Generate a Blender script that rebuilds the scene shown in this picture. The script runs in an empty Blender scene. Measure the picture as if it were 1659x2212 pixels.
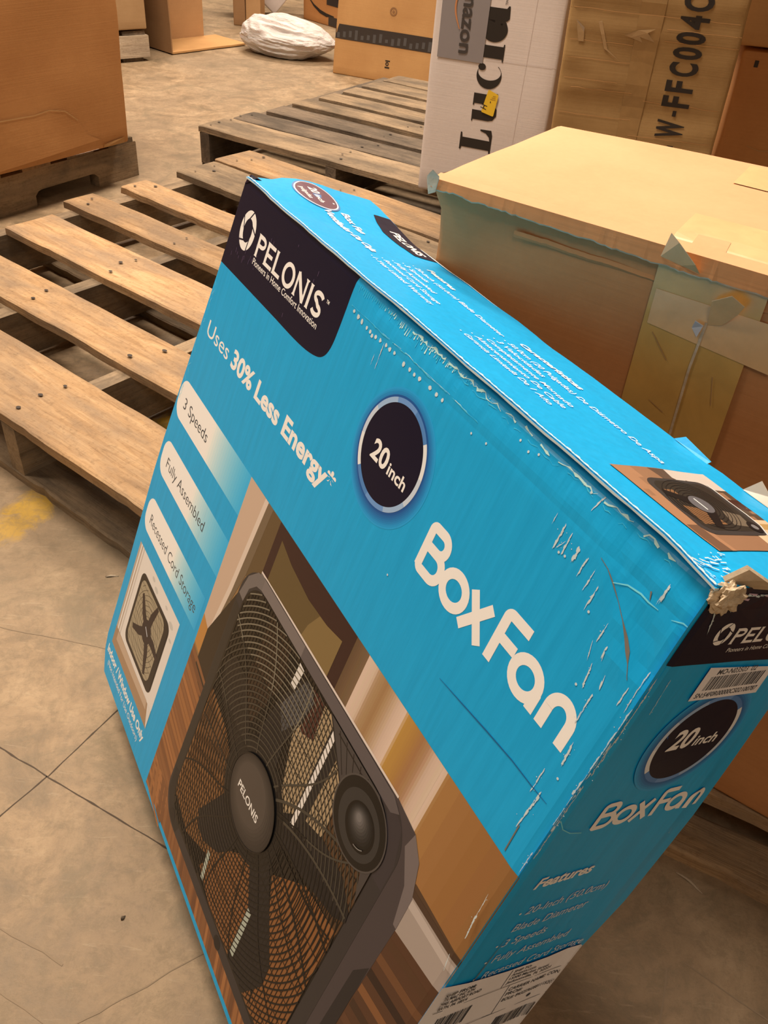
import bpy, bmesh, math, random
from mathutils import Vector, Matrix, noise as NZ

sc = bpy.context.scene
COL = sc.collection
rnd = random.Random(7)

# ------------------------------------------------------------------ camera
F_PX, PITCH, ROLL, CAM_H = 1859.57, 0.6735, 0.0826, 0.9343
cd = bpy.data.cameras.new('camera'); cam = bpy.data.objects.new('camera', cd); COL.objects.link(cam)
cp, sp = math.cos(PITCH), math.sin(PITCH); cr, sr = math.cos(ROLL), math.sin(ROLL)
fw = Vector((0, cp, -sp)); rt = Vector((1, 0, 0)); up = rt.cross(fw)
r2 = rt*cr + up*sr; u2 = up*cr - rt*sr
cam.matrix_world = Matrix(((r2.x, u2.x, -fw.x, 0), (r2.y, u2.y, -fw.y, 0), (r2.z, u2.z, -fw.z, CAM_H), (0, 0, 0, 1)))
cd.sensor_fit = 'VERTICAL'; cd.sensor_height = 24.0; cd.lens = 24.0*F_PX/2212.0
cd.clip_start = 0.02; cd.clip_end = 60
sc.camera = cam

# ------------------------------------------------------------------ view and light
sc.view_settings.view_transform = 'Standard'; sc.view_settings.look = 'None'
sc.view_settings.exposure = 0.46; sc.view_settings.gamma = 1.0
sc.view_settings.use_curve_mapping = False
w = bpy.data.worlds.new('world'); sc.world = w; w.use_nodes = True
w.node_tree.nodes['Background'].inputs[0].default_value = (1.0, 0.80, 0.62, 1)
w.node_tree.nodes['Background'].inputs[1].default_value = 0.10

def area(name, loc, size, power, col=(1.0, 0.83, 0.66), rot=(0, 0, 0), sy=None):
    l = bpy.data.lights.new(name, 'AREA'); l.shape = 'RECTANGLE'; l.size = size; l.size_y = sy or size
    l.energy = power; l.color = col
    o = bpy.data.objects.new(name, l); COL.objects.link(o); o.location = loc; o.rotation_euler = rot
    return o
area('ceiling_lamp_near', (-1.0, 1.9, 3.9), 1.4, 140, sy=0.6)
area('ceiling_lamp_middle', (0.3, 3.6, 4.2), 1.6, 120, sy=0.6)
area('ceiling_lamp_far', (-1.2, 6.6, 4.2), 1.6, 150, sy=0.6)
area('fill_lamp_behind', (0.2, -2.3, 4.0), 1.4, 31, sy=0.6)  # unseen fill lamp, added to brighten the brown carton's front
area('ceiling_lamp_left', (-3.4, 1.4, 3.9), 1.4, 60, sy=0.6)

# ------------------------------------------------------------------ helpers
def lin(c):
    c = c/255.0
    return c/12.92 if c <= 0.04045 else ((c+0.055)/1.055)**2.4
def srgb(r, g, b, k=(1, 1, 1)):
    return (min(lin(r)/k[0], .95), min(lin(g)/k[1], .95), min(lin(b)/k[2], .95), 1)

def nmat(name):
    m = bpy.data.materials.new(name); m.use_nodes = True
    nt = m.node_tree; b = nt.nodes['Principled BSDF']
    return m, nt, b
def N(nt, t, **kw):
    n = nt.nodes.new(t)
    for k, v in kw.items(): setattr(n, k, v)
    return n
def noise_node(nt, vec, scale, detail=6, rough=.6, dist=0.0):
    n = N(nt, 'ShaderNodeTexNoise'); n.inputs['Scale'].default_value = scale
    n.inputs['Detail'].default_value = detail; n.inputs['Roughness'].default_value = rough
    n.inputs['Distortion'].default_value = dist
    if vec is not None: nt.links.new(vec, n.inputs['Vector'])
    return n
def mapping(nt, src, scale=(1, 1, 1), rot=(0, 0, 0), loc=(0, 0, 0)):
    m = N(nt, 'ShaderNodeMapping'); m.inputs['Scale'].default_value = scale
    m.inputs['Rotation'].default_value = rot; m.inputs['Location'].default_value = loc
    nt.links.new(src, m.inputs['Vector']); return m.outputs[0]
def ramp(nt, fac, stops, interp='LINEAR'):
    r = N(nt, 'ShaderNodeValToRGB'); r.color_ramp.interpolation = interp
    while len(r.color_ramp.elements) < len(stops): r.color_ramp.elements.new(.5)
    for e, (p, c) in zip(r.color_ramp.elements, stops):
        e.position = p; e.color = c if len(c) == 4 else (*c, 1)
    nt.links.new(fac, r.inputs[0]); return r.outputs[0]
def mix(nt, fac, a, b, mode='MIX'):
    m = N(nt, 'ShaderNodeMix', data_type='RGBA', blend_type=mode)
    for s, v in ((0, fac), (6, a), (7, b)):
        if isinstance(v, (int, float)): m.inputs[s].default_value = v
        elif isinstance(v, tuple): m.inputs[s].default_value = v if len(v) == 4 else (*v, 1)
        else: nt.links.new(v, m.inputs[s])
    return m.outputs[2]
def math_n(nt, op, a, b=None, c=None, clamp=False):
    m = N(nt, 'ShaderNodeMath', operation=op, use_clamp=clamp)
    for i, v in enumerate((a, b, c)):
        if v is None: continue
        if isinstance(v, (int, float)): m.inputs[i].default_value = v
        else: nt.links.new(v, m.inputs[i])
    return m.outputs[0]
def bump(nt, bsdf, h, strength=.3, dist=.002):
    b = N(nt, 'ShaderNodeBump'); b.inputs['Strength'].default_value = strength; b.inputs['Distance'].default_value = dist
    nt.links.new(h, b.inputs['Height']); nt.links.new(b.outputs[0], bsdf.inputs['Normal'])

def flat(name, col, rough=.5, spec=.5, metal=0):
    m, nt, b = nmat(name); b.inputs['Base Color'].default_value = col
    b.inputs['Roughness'].default_value = rough; b.inputs['Specular IOR Level'].default_value = spec
    b.inputs['Metallic'].default_value = metal
    return m

def cardboard(name, base, dark, streak=(1, 1, 1), sc1=6, amt=.5, wear=None):
    m, nt, b = nmat(name)
    tc = N(nt, 'ShaderNodeTexCoord').outputs['Object']
    n1 = noise_node(nt, tc, sc1, 5, .6)
    n2 = noise_node(nt, mapping(nt, tc, (2, 2, 90)), 3, 4, .55)
    n3 = noise_node(nt, tc, 160, 3, .7)
    f = math_n(nt, 'ADD', math_n(nt, 'MULTIPLY', n1.outputs[0], .8), math_n(nt, 'MULTIPLY', n2.outputs[0], .2))
    c = ramp(nt, f, [(.32, dark), (.62, base)])
    c = mix(nt, math_n(nt, 'MULTIPLY', n3.outputs[0], .22), c, tuple(x*.55 for x in dark[:3])+(1,))
    nt.links.new(c, b.inputs['Base Color']); b.inputs['Roughness'].default_value = .78
    b.inputs['Specular IOR Level'].default_value = .25
    bump(nt, b, math_n(nt, 'ADD', math_n(nt, 'MULTIPLY', n2.outputs[0], .3), math_n(nt, 'MULTIPLY', n1.outputs[0], 1.5)), .3, .0025)
    return m

def wood(name, c0, c1, cdark, greyed=None, seed=0, fibre=1.0):
    """board wood, grain along local X"""
    m, nt, b = nmat(name)
    tc = N(nt, 'ShaderNodeTexCoord').outputs['Object']
    oi = N(nt, 'ShaderNodeObjectInfo').outputs['Random']
    v = N(nt, 'ShaderNodeVectorMath', operation='ADD'); nt.links.new(tc, v.inputs[0])
    cx = N(nt, 'ShaderNodeCombineXYZ'); nt.links.new(math_n(nt, 'MULTIPLY', oi, 31.0), cx.inputs[0])
    nt.links.new(math_n(nt, 'MULTIPLY', oi, 17.0), cx.inputs[1]); nt.links.new(cx.outputs[0], v.inputs[1])
    vv = v.outputs[0]
    g1 = noise_node(nt, mapping(nt, vv, (1.6, 16, 16)), 4, 7, .62, 1.2)
    g2 = noise_node(nt, mapping(nt, vv, (3, 70, 70)), 5, 5, .65, .4)
    bl = noise_node(nt, mapping(nt, vv, (1.5, 4, 4)), 3.5, 5, .6)
    sp_ = noise_node(nt, vv, 120, 4, .75)
    c = ramp(nt, g1.outputs[0], [(.28, cdark), (.46, c0), (.68, c1)])
    c = mix(nt, math_n(nt, 'MULTIPLY', g2.outputs[0], .55), c, tuple(x*.62 for x in c0[:3])+(1,))
    dirt = ramp(nt, bl.outputs[0], [(.40, (0, 0, 0, 1)), (.64, (1, 1, 1, 1))])
    c = mix(nt, math_n(nt, 'MULTIPLY', dirt, .78), c, greyed or tuple(x*.5 for x in cdark[:3])+(1,))
    c = mix(nt, math_n(nt, 'MULTIPLY', ramp(nt, sp_.outputs[0], [(.52, (0, 0, 0, 1)), (.7, (1, 1, 1, 1))]), .35), c, tuple(x*.4 for x in cdark[:3])+(1,))
    br = math_n(nt, 'ADD', math_n(nt, 'MULTIPLY', oi, .30), .87)
    hs = N(nt, 'ShaderNodeHueSaturation'); hs.inputs['Saturation'].default_value = 1.0; nt.links.new(br, hs.inputs['Value']); nt.links.new(c, hs.inputs['Color'])
    nt.links.new(hs.outputs[0], b.inputs['Base Color']); b.inputs['Roughness'].default_value = .8
    b.inputs['Specular IOR Level'].default_value = .2
    bump(nt, b, math_n(nt, 'ADD', g1.outputs[0], g2.outputs[0]), .55*fibre, .003)
    return m

def link(name, me, mats=(), parent=None, loc=None, rotz=None, smooth=False):
    o = bpy.data.objects.new(name, me); COL.objects.link(o)
    for m in (mats if isinstance(mats, (list, tuple)) else [mats]): me.materials.append(m)
    if parent is not None: o.parent = parent
    if loc is not None: o.location = loc
    if rotz is not None: o.rotation_euler = (0, 0, rotz)
    if smooth:
        for p in me.polygons: p.use_smooth = True
    return o
def from_bm(name, bm, mats=(), parent=None, loc=None, rotz=None, smooth=False):
    me = bpy.data.meshes.new(name); bm.normal_update(); bm.to_mesh(me); bm.free()
    return link(name, me, mats, parent, loc, rotz, smooth)
def thing(name, label, cat, loc=(0, 0, 0), rot=(0, 0, 0), group=None):
    o = bpy.data.objects.new(name, None); COL.objects.link(o); o.empty_display_size = .05
    o.location = loc; o.rotation_euler = rot; o['label'] = label; o['category'] = cat
    if group: o['group'] = group
    return o
def tag(o, label, cat, group=None):
    o['label'] = label; o['category'] = cat
    if group: o['group'] = group
    return o
def structure(o): o['kind'] = 'structure'; return o
def box_bm(bm, x0, x1, y0, y1, z0, z1, mi=0):
    v = [bm.verts.new(p) for p in ((x0,y0,z0),(x1,y0,z0),(x1,y1,z0),(x0,y1,z0),(x0,y0,z1),(x1,y0,z1),(x1,y1,z1),(x0,y1,z1))]
    for f in ((0,3,2,1),(4,5,6,7),(0,1,5,4),(1,2,6,5),(2,3,7,6),(3,0,4,7)):
        bm.faces.new([v[i] for i in f]).material_index = mi

def crate_bm(corners, dims, r=.006, n=(14, 8, 12), amp=.002, seed=0.0, shape=None):
    """closed box with rounded edges through 8 corners (x,y,z bits), gently uneven faces"""
    def lines(L, k):
        s = [0, r*.3/L, r/L]
        s += [r/L+(1-2*r/L)*i/k for i in range(1, k)]
        return s+[1-r/L, 1-r*.3/L, 1]
    ls = [lines(dims[i], n[i]) for i in range(3)]
    C = [Vector(c) for c in corners]
    def tri(a, b, c):
        p = Vector((0, 0, 0))
        for i in range(8):
            wx = a if i & 1 else 1-a; wy = b if i & 2 else 1-b; wz = c if i & 4 else 1-c
            p += C[i]*(wx*wy*wz)
        return p
    bm = bmesh.new(); cache = {}
    def vert(i, j, k):
        key = (i, j, k)
        if key in cache: return cache[key]
        q = Vector((ls[0][i]*dims[0], ls[1][j]*dims[1], ls[2][k]*dims[2]))
        inn = Vector([min(max(q[t], r), dims[t]-r) for t in range(3)])
        d = q-inn
        if d.length > 1e-9: q = inn+d.normalized()*r
        p = tri(q.x/dims[0], q.y/dims[1], q.z/dims[2])
        nn = NZ.noise(p*5+Vector((seed, seed, 0)))*amp + NZ.noise(p*17+Vector((seed, 0, seed)))*amp*.35
        nn2 = NZ.noise(p*5+Vector((0, seed+9, 0)))*amp
        p = p+Vector((nn, nn2, NZ.noise(p*6+Vector((3, seed, 7)))*amp*.5))
        if shape: p = shape(p, (ls[0][i], ls[1][j], ls[2][k]))
        cache[key] = bm.verts.new(p); return cache[key]
    I, J, K = len(ls[0])-1, len(ls[1])-1, len(ls[2])-1
    for i in range(I):
        for k in range(K):
            bm.faces.new([vert(i,0,k), vert(i+1,0,k), vert(i+1,0,k+1), vert(i,0,k+1)])
            bm.faces.new([vert(i+1,J,k), vert(i,J,k), vert(i,J,k+1), vert(i+1,J,k+1)])
        for j in range(J):
            bm.faces.new([vert(i,j,K), vert(i+1,j,K), vert(i+1,j+1,K), vert(i,j+1,K)])
            bm.faces.new([vert(i,j+1,0), vert(i+1,j+1,0), vert(i+1,j,0), vert(i,j,0)])
    for j in range(J):
        for k in range(K):
            bm.faces.new([vert(0,j+1,k), vert(0,j,k), vert(0,j,k+1), vert(0,j+1,k+1)])
            bm.faces.new([vert(I,j,k), vert(I,j+1,k), vert(I,j+1,k+1), vert(I,j,k+1)])
    return bm
def crate(name, W, D, H, mat, parent, r=.006, n=(14, 8, 12), amp=.002, seed=0, top_shift=(0, 0), corners=None, shape=None):
    if corners is None:
        tx, ty = top_shift
        corners = [(x+(tx if z else 0), y+(ty if z else 0), z) for z in (0, H) for y in (0, D) for x in (0, W)]
    return from_bm(name, crate_bm(corners, (W, D, H), r, n, amp, seed, shape), mat, parent, smooth=True)

# ---- flat printing: shapes in a panel's own millimetres, laid just above its surface
def font_mesh(txt, bold=0.0, shear=0.0):
    cu = bpy.data.curves.new('t', 'FONT'); cu.body = txt; cu.offset = bold; cu.shear = shear; cu.resolution_u = 4
    ob = bpy.data.objects.new('t', cu); COL.objects.link(ob)
    dg = bpy.context.evaluated_depsgraph_get(); me = bpy.data.meshes.new_from_object(ob.evaluated_get(dg))
    vs = [(v.co.x, v.co.y) for v in me.vertices]; fs = [tuple(p.vertices) for p in me.polygons]
    COL.objects.unlink(ob); bpy.data.objects.remove(ob); bpy.data.curves.remove(cu); bpy.data.meshes.remove(me)
    return vs, fs

class Sheet:
    """collects printed shapes for one panel; place(u,v,h) -> local 3D point"""
    def __init__(s, place, step=0.00010, k=1.0, auto=()):
        s.place = place; s.items = []; s.mats = []; s.step = step; s.k = k; s.auto = auto
    def mi(s, m):
        if m not in s.mats: s.mats.append(m)
        return s.mats.index(m)
    def add(s, vs, fs, m, layer, cut=None):
        s.items.append((vs, fs, s.mi(m), layer, cut))
    def poly(s, pts, m, layer, cut=None): s.add(list(pts), [tuple(range(len(pts)))], m, layer, cut)
    def rect(s, u0, v0, u1, v1, m, layer): s.poly([(u0,v0),(u1,v0),(u1,v1),(u0,v1)], m, layer)
    def line(s, pts, wd, m, layer, closed=False):
        pts = [Vector(p) for p in pts]; n = len(pts); L = []; R = []
        for i, p in enumerate(pts):
            a = pts[i-1] if (i > 0 or closed) else None
            b = pts[(i+1) % n] if (i < n-1 or closed) else None
            d1 = (p-a).normalized() if a is not None and (p-a).length > 1e-9 else None
            d2 = (b-p).normalized() if b is not None and (b-p).length > 1e-9 else None
            if d1 is None: d1 = d2
            if d2 is None: d2 = d1
            if d1 is None: return
            n1 = Vector((-d1.y, d1.x)); n2 = Vector((-d2.y, d2.x)); mm = n1+n2
            if mm.length < 1e-6: mm = n1
            mm.normalize(); k = 1/max(.45, mm.dot(n1))
            ww = wd[i] if isinstance(wd, (list, tuple)) else wd
            L.append(tuple(p+mm*ww*.5*k)); R.append(tuple(p-mm*ww*.5*k))
        fs = [(i, (i+1) % n, n+(i+1) % n, n+i) for i in range(n if closed else n-1)]
        s.add(L+R, fs, m, layer)
    def disc(s, c, r, m, layer, n=40, ry=None, rot=0):
        ry = ry or r; ca, sa = math.cos(rot), math.sin(rot)
        s.poly([(c[0]+r*math.cos(a)*ca-ry*math.sin(a)*sa, c[1]+r*math.cos(a)*sa+ry*math.sin(a)*ca) for a in [2*math.pi*i/n for i in range(n)]], m, layer)
    def ring(s, c, r0, r1, m, layer, a0=0, a1=360, n=48):
        A = [math.radians(a0+(a1-a0)*i/n) for i in range(n+1)]
        vs = [(c[0]+r1*math.cos(a), c[1]+r1*math.sin(a)) for a in A]+[(c[0]+r0*math.cos(a), c[1]+r0*math.sin(a)) for a in A]
        s.add(vs, [(i, i+1, n+2+i, n+1+i) for i in range(n)], m, layer)
    def text(s, txt, u0, vb, width, cap, m, layer, bold=0.0, shear=0.0, rot=0, vdown=True, fit=None):
        """cap = height of a capital; origin left end of the baseline"""
        vs, fs = font_mesh(txt, bold, shear)
        if not vs: return
        xs = [p[0] for p in vs]; x0, x1 = min(xs), max(xs)
        sx = width/(x1-x0); sy = cap/CAPH
        ca, sa = math.cos(rot), math.sin(rot); out = []
        for x, y in vs:
            a, b = (x-x0)*sx, y*sy
            if vdown: b = -b
            out.append((u0+a*ca-b*sa, vb+a*sa+b*ca))
        s.add(out, fs, m, layer)
    def build(s, name, parent, base=None, extra_mats=()):
        bm = base or bmesh.new(); off = len(extra_mats)
        for idx, (vs, fs, mi, layer, cut) in enumerate(s.items):
            t = bmesh.new(); tv = [t.verts.new((x*s.k, y*s.k, 0)) for x, y in vs]
            cut = list(cut or [])
            for ax, vals in s.auto:
                lo = min(p[ax] for p in vs); hi = max(p[ax] for p in vs)
                cc = [c for c in vals if lo < c < hi]
                if cc and hi-lo > (vals[1]-vals[0])*.35: cut.append((ax, cc))
            for f in fs:
                try: t.faces.new([tv[i] for i in f])
                except ValueError: pass
            t.normal_update(); big = [f for f in t.faces if len(f.verts) > 4]
            if big: bmesh.ops.triangulate(t, faces=big, ngon_method='EAR_CLIP')
            if cut:
                for ax, vals in cut:
                    for c in vals:
                        c *= s.k; co = (c, 0, 0) if ax == 0 else (0, c, 0); no = (1, 0, 0) if ax == 0 else (0, 1, 0)
                        bmesh.ops.bisect_plane(t, geom=t.verts[:]+t.edges[:]+t.faces[:], plane_co=co, plane_no=no)
            h = layer*s.step+(idx % 37)*s.step*.02
            mp = {v: bm.verts.new(s.place(v.co.x/s.k, v.co.y/s.k, h)) for v in t.verts}
            for f in t.faces:
                try:
                    nf = bm.faces.new([mp[v] for v in f.verts]); nf.material_index = mi+off
                except ValueError: pass
            t.free()
        return from_bm(name, bm, list(extra_mats)+s.mats, parent)
from mathutils.bvhtree import BVHTree
def wrap(obj, fn, gap=.0005):
    """fn(u,v) -> (start point outside, direction inwards) in the carton's own space; print lands on the real surface"""
    me = obj.data; tree = BVHTree.FromPolygons([v.co[:] for v in me.vertices], [tuple(p.vertices) for p in me.polygons])
    def place(u, v, h):
        o_, d_ = fn(u, v); o_ = Vector(o_); d_ = Vector(d_).normalized(); hit = tree.ray_cast(o_, d_)
        if hit[0] is None: return o_+d_*.03
        return hit[0]-d_*(gap+h)
    return place
def grid_cut(a0, a1, b0, b1, st=.02):
    f = lambda a, b: [a+st*i for i in range(int((b-a)/st)+2)]
    return [(0, f(a0, a1)), (1, f(b0, b1))]
_v, _f = font_mesh('H'); CAPH = max(p[1] for p in _v)

# ------------------------------------------------------------------ materials
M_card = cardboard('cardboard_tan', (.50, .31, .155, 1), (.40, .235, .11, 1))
M_card_top = cardboard('cardboard_lit_top', (.74, .425, .225, 1), (.66, .365, .185, 1), amt=.3)  # top of the brown carton, overhead light put into a paler colour
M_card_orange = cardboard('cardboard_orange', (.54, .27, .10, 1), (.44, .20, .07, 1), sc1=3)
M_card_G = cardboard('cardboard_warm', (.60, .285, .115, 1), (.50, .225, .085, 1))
M_card_bright = cardboard('cardboard_bright', (.56, .33, .14, 1), (.46, .25, .10, 1), sc1=4)
M_card_olive = cardboard('cardboard_olive', (.42, .27, .115, 1), (.33, .20, .08, 1))
M_card_raw = cardboard('cardboard_torn', (.70, .58, .42, 1), (.46, .35, .23, 1), sc1=60)
M_white_card = cardboard('white_cardboard', (.74, .68, .66, 1), (.66, .60, .58, 1), sc1=3)
M_wood = wood('pallet_pine', (.43, .272, .142, 1), (.56, .385, .22, 1), (.24, .145, .075, 1), greyed=(.22, .16, .11, 1))
M_wood_grey = wood('pallet_grey', (.30, .22, .14, 1), (.38, .28, .18, 1), (.16, .11, .07, 1), greyed=(.10, .08, .06, 1))
M_wood_dark = wood('pallet_dark', (.17, .13, .095, 1), (.25, .19, .135, 1), (.08, .06, .045, 1), greyed=(.06, .05, .04, 1))
M_wood_pale = wood('pallet_pale', (.55, .45, .33, 1), (.62, .52, .40, 1), (.36, .28, .19, 1), greyed=(.30, .24, .18, 1))
M_nail = flat('nail_hole', (.03, .02, .015, 1), .7)
M_black_ink = flat('black_ink', (.018, .014, .012, 1), .55)
M_tape_dark = flat('dark_tape', (.035, .03, .03, 1), .3)
M_yellow = flat('yellow_sticker', (.78, .52, .03, 1), .5)
def clear_tape(name, col, rough=.22):
    m, nt, b = nmat(name)
    tc = N(nt, 'ShaderNodeTexCoord').outputs['Object']; n = noise_node(nt, tc, 30, 5, .6, .5)
    nt.links.new(ramp(nt, n.outputs[0], [(.3, tuple(x*.82 for x in col[:3])+(1,)), (.7, col)]), b.inputs['Base Color'])
    b.inputs['Roughness'].default_value = rough; b.inputs['Specular IOR Level'].default_value = .6
    bump(nt, b, n.outputs[0], .3, .001); return m
M_tape = clear_tape('packing_tape', (.64, .40, .12, 1), .3)
M_tape_top = clear_tape('packing_tape_pale', (.80, .50, .235, 1), .4)

# floor concrete
def floor_mat():
    m, nt, b = nmat('concrete')
    tc = N(nt, 'ShaderNodeTexCoord').outputs['Object']
    n1 = noise_node(nt, tc, 1.6, 8, .62, .3); n2 = noise_node(nt, tc, 9, 8, .68, .6); n3 = noise_node(nt, tc, 90, 6, .75)
    n4 = noise_node(nt, mapping(nt, tc, (3, 14, 1), (0, 0, .9)), 3, 6, .7, 1)
    c = ramp(nt, n2.outputs[0], [(.30, (.14, .098, .055, 1)), (.5, (.315, .22, .13, 1)), (.70, (.455, .335, .21, 1))])
    c = mix(nt, ramp(nt, n1.outputs[0], [(.38, (.62, .62, .62, 1)), (.6, (0, 0, 0, 1))]), c, (.24, .18, .12, 1))
    c = mix(nt, math_n(nt, 'MULTIPLY', ramp(nt, n3.outputs[0], [(.5, (0, 0, 0, 1)), (.68, (1, 1, 1, 1))]), .35), c, (.16, .12, .08, 1))
    c = mix(nt, math_n(nt, 'MULTIPLY', ramp(nt, n4.outputs[0], [(.56, (0, 0, 0, 1)), (.7, (1, 1, 1, 1))]), .4), c, (.18, .135, .09, 1))
    sx = N(nt, 'ShaderNodeSeparateXYZ'); nt.links.new(tc, sx.inputs[0])
    X, Y = sx.outputs[0], sx.outputs[1]
    def band(px, py, ang, hw):
        nx, ny = -math.sin(ang), math.cos(ang)
        d = math_n(nt, 'ABSOLUTE', math_n(nt, 'ADD', math_n(nt, 'ADD', math_n(nt, 'MULTIPLY', X, nx), math_n(nt, 'MULTIPLY', Y, ny)), -(px*nx+py*ny)))
        return math_n(nt, 'SUBTRACT', 1.0, math_n(nt, 'DIVIDE', d, hw), clamp=True)
    yb = band(-.585, 1.10, 1.08, .075)
    yn = noise_node(nt, tc, 14, 7, .7, 1.0)
    ym = ramp(nt, math_n(nt, 'MULTIPLY', math_n(nt, 'POWER', yb, .5), yn.outputs[0]), [(.34, (0, 0, 0, 1)), (.46, (1, 1, 1, 1))])
    c = mix(nt, math_n(nt, 'MULTIPLY', ym, .85), c, (.50, .30, .02, 1))
    # dirty patch where the old line ran and around the pallet
    c = mix(nt, math_n(nt, 'MULTIPLY', band(-.50, 1.02, 0.35, .16), .45), c, (.19, .14, .085, 1))
    n6 = noise_node(nt, tc, 38, 8, .8, .4); n7 = noise_node(nt, mapping(nt, tc, (4, 30, 1), (0, 0, -.5)), 4, 7, .75, .8)
    c = mix(nt, math_n(nt, 'MULTIPLY', ramp(nt, n6.outputs[0], [(.40, (1, 1, 1, 1)), (.52, (0, 0, 0, 1))]), .38), c, (.15, .115, .07, 1))
    c = mix(nt, math_n(nt, 'MULTIPLY', ramp(nt, n7.outputs[0], [(.58, (0, 0, 0, 1)), (.68, (1, 1, 1, 1))]), .30), c, (.46, .37, .25, 1))
    c = mix(nt, math_n(nt, 'MULTIPLY', band(-.40, .28, -.35, .20), .5), c, (.17, .13, .085, 1))
    n5 = noise_node(nt, tc, 4.5, 9, .75, 1.6)
    c = mix(nt, math_n(nt, 'MULTIPLY', ramp(nt, n5.outputs[0], [(.52, (0, 0, 0, 1)), (.62, (1, 1, 1, 1))]), .5), c, (.17, .135, .085, 1))
    nt.links.new(c, b.inputs['Base Color'])
    nt.links.new(ramp(nt, n2.outputs[0], [(.3, (.5,)*3+(1,)), (.7, (.72,)*3+(1,))]), b.inputs['Roughness'])
    b.inputs['Specular IOR Level'].default_value = .35
    bump(nt, b, math_n(nt, 'ADD', n2.outputs[0], n3.outputs[0]), .4, .002)
    return m
M_floor = floor_mat(); M_joint = flat('floor_joint', (.07, .05, .035, 1), .9); M_joint2 = flat('floor_joint_faint', (.24, .18, .12, 1), .9)

# ------------------------------------------------------------------ room shell
fb = bmesh.new()
v = [fb.verts.new(p) for p in ((-6, -4, 0), (5, -4, 0), (5, 9, 0), (-6, 9, 0))]; fb.faces.new(v)
jr = random.Random(3)
def joint(a, b, wd, mi):
    a = Vector(a); b = Vector(b); d = (b-a).normalized(); nn = Vector((-d.y, d.x)); L = (b-a).length; k = max(2, int(L/.012)); pr_ = None
    for i in range(k+1):
        p = a+d*(L*i/k)+nn*(NZ.noise(Vector((a.x*7, a.y*3, i*.35)))*wd*.9)
        w_ = wd*(.45+.55*abs(NZ.noise(Vector((i*.9, a.x, 5))))*2)
        q = (fb.verts.new((p.x+nn.x*w_/2, p.y+nn.y*w_/2, .0004)), fb.verts.new((p.x-nn.x*w_/2, p.y-nn.y*w_/2, .0004)))
        if pr_: fb.faces.new((pr_[0], pr_[1], q[1], q[0])).material_index = mi
        pr_ = q
joint((-.72, .763), (-.383, .60), .0022, 1); joint((-.383, .60), (.42, .212), .0022, 1)
joint((-.383, .60), (-.27, .82), .0020, 1); joint((-.383, .60), (-.52, .38), .0022, 1)
joint((-.60, .845), (-.36, .808), .0026, 2); joint((-.36, .808), (-.2, .79), .002, 2)
joint((-.40, .43), (-.29, .385), .003, 2); joint((-.30, .30), (-.12, .43), .0022, 2)
joint((-.435, .395), (-.2, .29), .0022, 2); joint((.341, .432), (.30, .30), .003, 2); joint((.36, .44), (.46, .37), .002, 2)
structure(from_bm('floor', fb, [M_floor, M_joint, M_joint2]))
M_wall = flat('wall_paint', (.42, .37, .30, 1), .9); M_ceil = flat('ceiling_paint', (.30, .27, .23, 1), .9)
for nm, args in (('wall_back', (-6, 5, 9, 9.1, 0, 4.6)), ('wall_front', (-6, 5, -4.1, -4, 0, 4.6)), ('wall_left', (-6.1, -6, -4, 9, 0, 4.6)), ('wall_right', (5, 5.1, -4, 9, 0, 4.6))):
    b_ = bmesh.new(); box_bm(b_, *args); structure(from_bm(nm, b_, M_wall))
b_ = bmesh.new(); box_bm(b_, -6, 5, -4, 9, 4.6, 4.7); structure(from_bm('ceiling', b_, M_ceil))

# ------------------------------------------------------------------ pallets
def board_bm(L, Wd, T, seed, rag=.002, nails=(), droop=0.0, taper=0.0, chip=0.0, lo=0.0):
    """board along +x from 0..L, y 0..Wd, z 0..T, worn edges, nail holes"""
    r = random.Random(seed); bm = bmesh.new(); k = max(8, int(L/.022)); rows = []
    for i in range(k+1):
        x = L*i/k
        e0 = NZ.noise(Vector((x*9, seed*1.7, 0)))*rag; e1 = NZ.noise(Vector((x*9, seed*2.3, 4)))*rag
        e0 -= max(0, NZ.noise(Vector((x*26, seed, 9)))-.18)*chip*-1.0
        zz = NZ.noise(Vector((x*2.2, seed*3.1, 2)))*.0025
        ys = [e0, e0+.004, Wd*.33, Wd*.66, Wd-.004+e1, Wd+e1]
        top = [(x, y, T-(.0022 if q in (0, 5) else 0)+zz+NZ.noise(Vector((x*7, y*12, seed)))*.0012) for q, y in enumerate(ys)]
        bot = [(x, ys[5], zz), (x, ys[0]+NZ.noise(Vector((x*20, seed, 1)))*.001, zz)]
        if i in (0, k):
            sgn = 1 if i == 0 else -1
            top = [(p[0]+sgn*abs(NZ.noise(Vector((p[1]*60, seed, i))))*.008, p[1], p[2]-(.001)) for p in top]
        rows.append([bm.verts.new(p) for p in top+bot])
    for i in range(k):
        a, b = rows[i], rows[i+1]; n = len(a)
        for j in range(n): bm.faces.new((a[j], b[j], b[(j+1) % n], a[(j+1) % n]))
    bm.faces.new(list(reversed(rows[0]))); bm.faces.new(rows[-1])
    bmesh.ops.recalc_face_normals(bm, faces=bm.faces[:])
    for (x, y, rr) in nails:
        vv = [bm.verts.new((x+rr*1.3*math.cos(t)*(1+.25*r.random()), y+rr*math.sin(t)*(1+.25*r.random()), T+.0030)) for t in [i*math.pi/5 for i in range(10)]]
        bm.faces.new(vv).material_index = 1
    return bm
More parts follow.
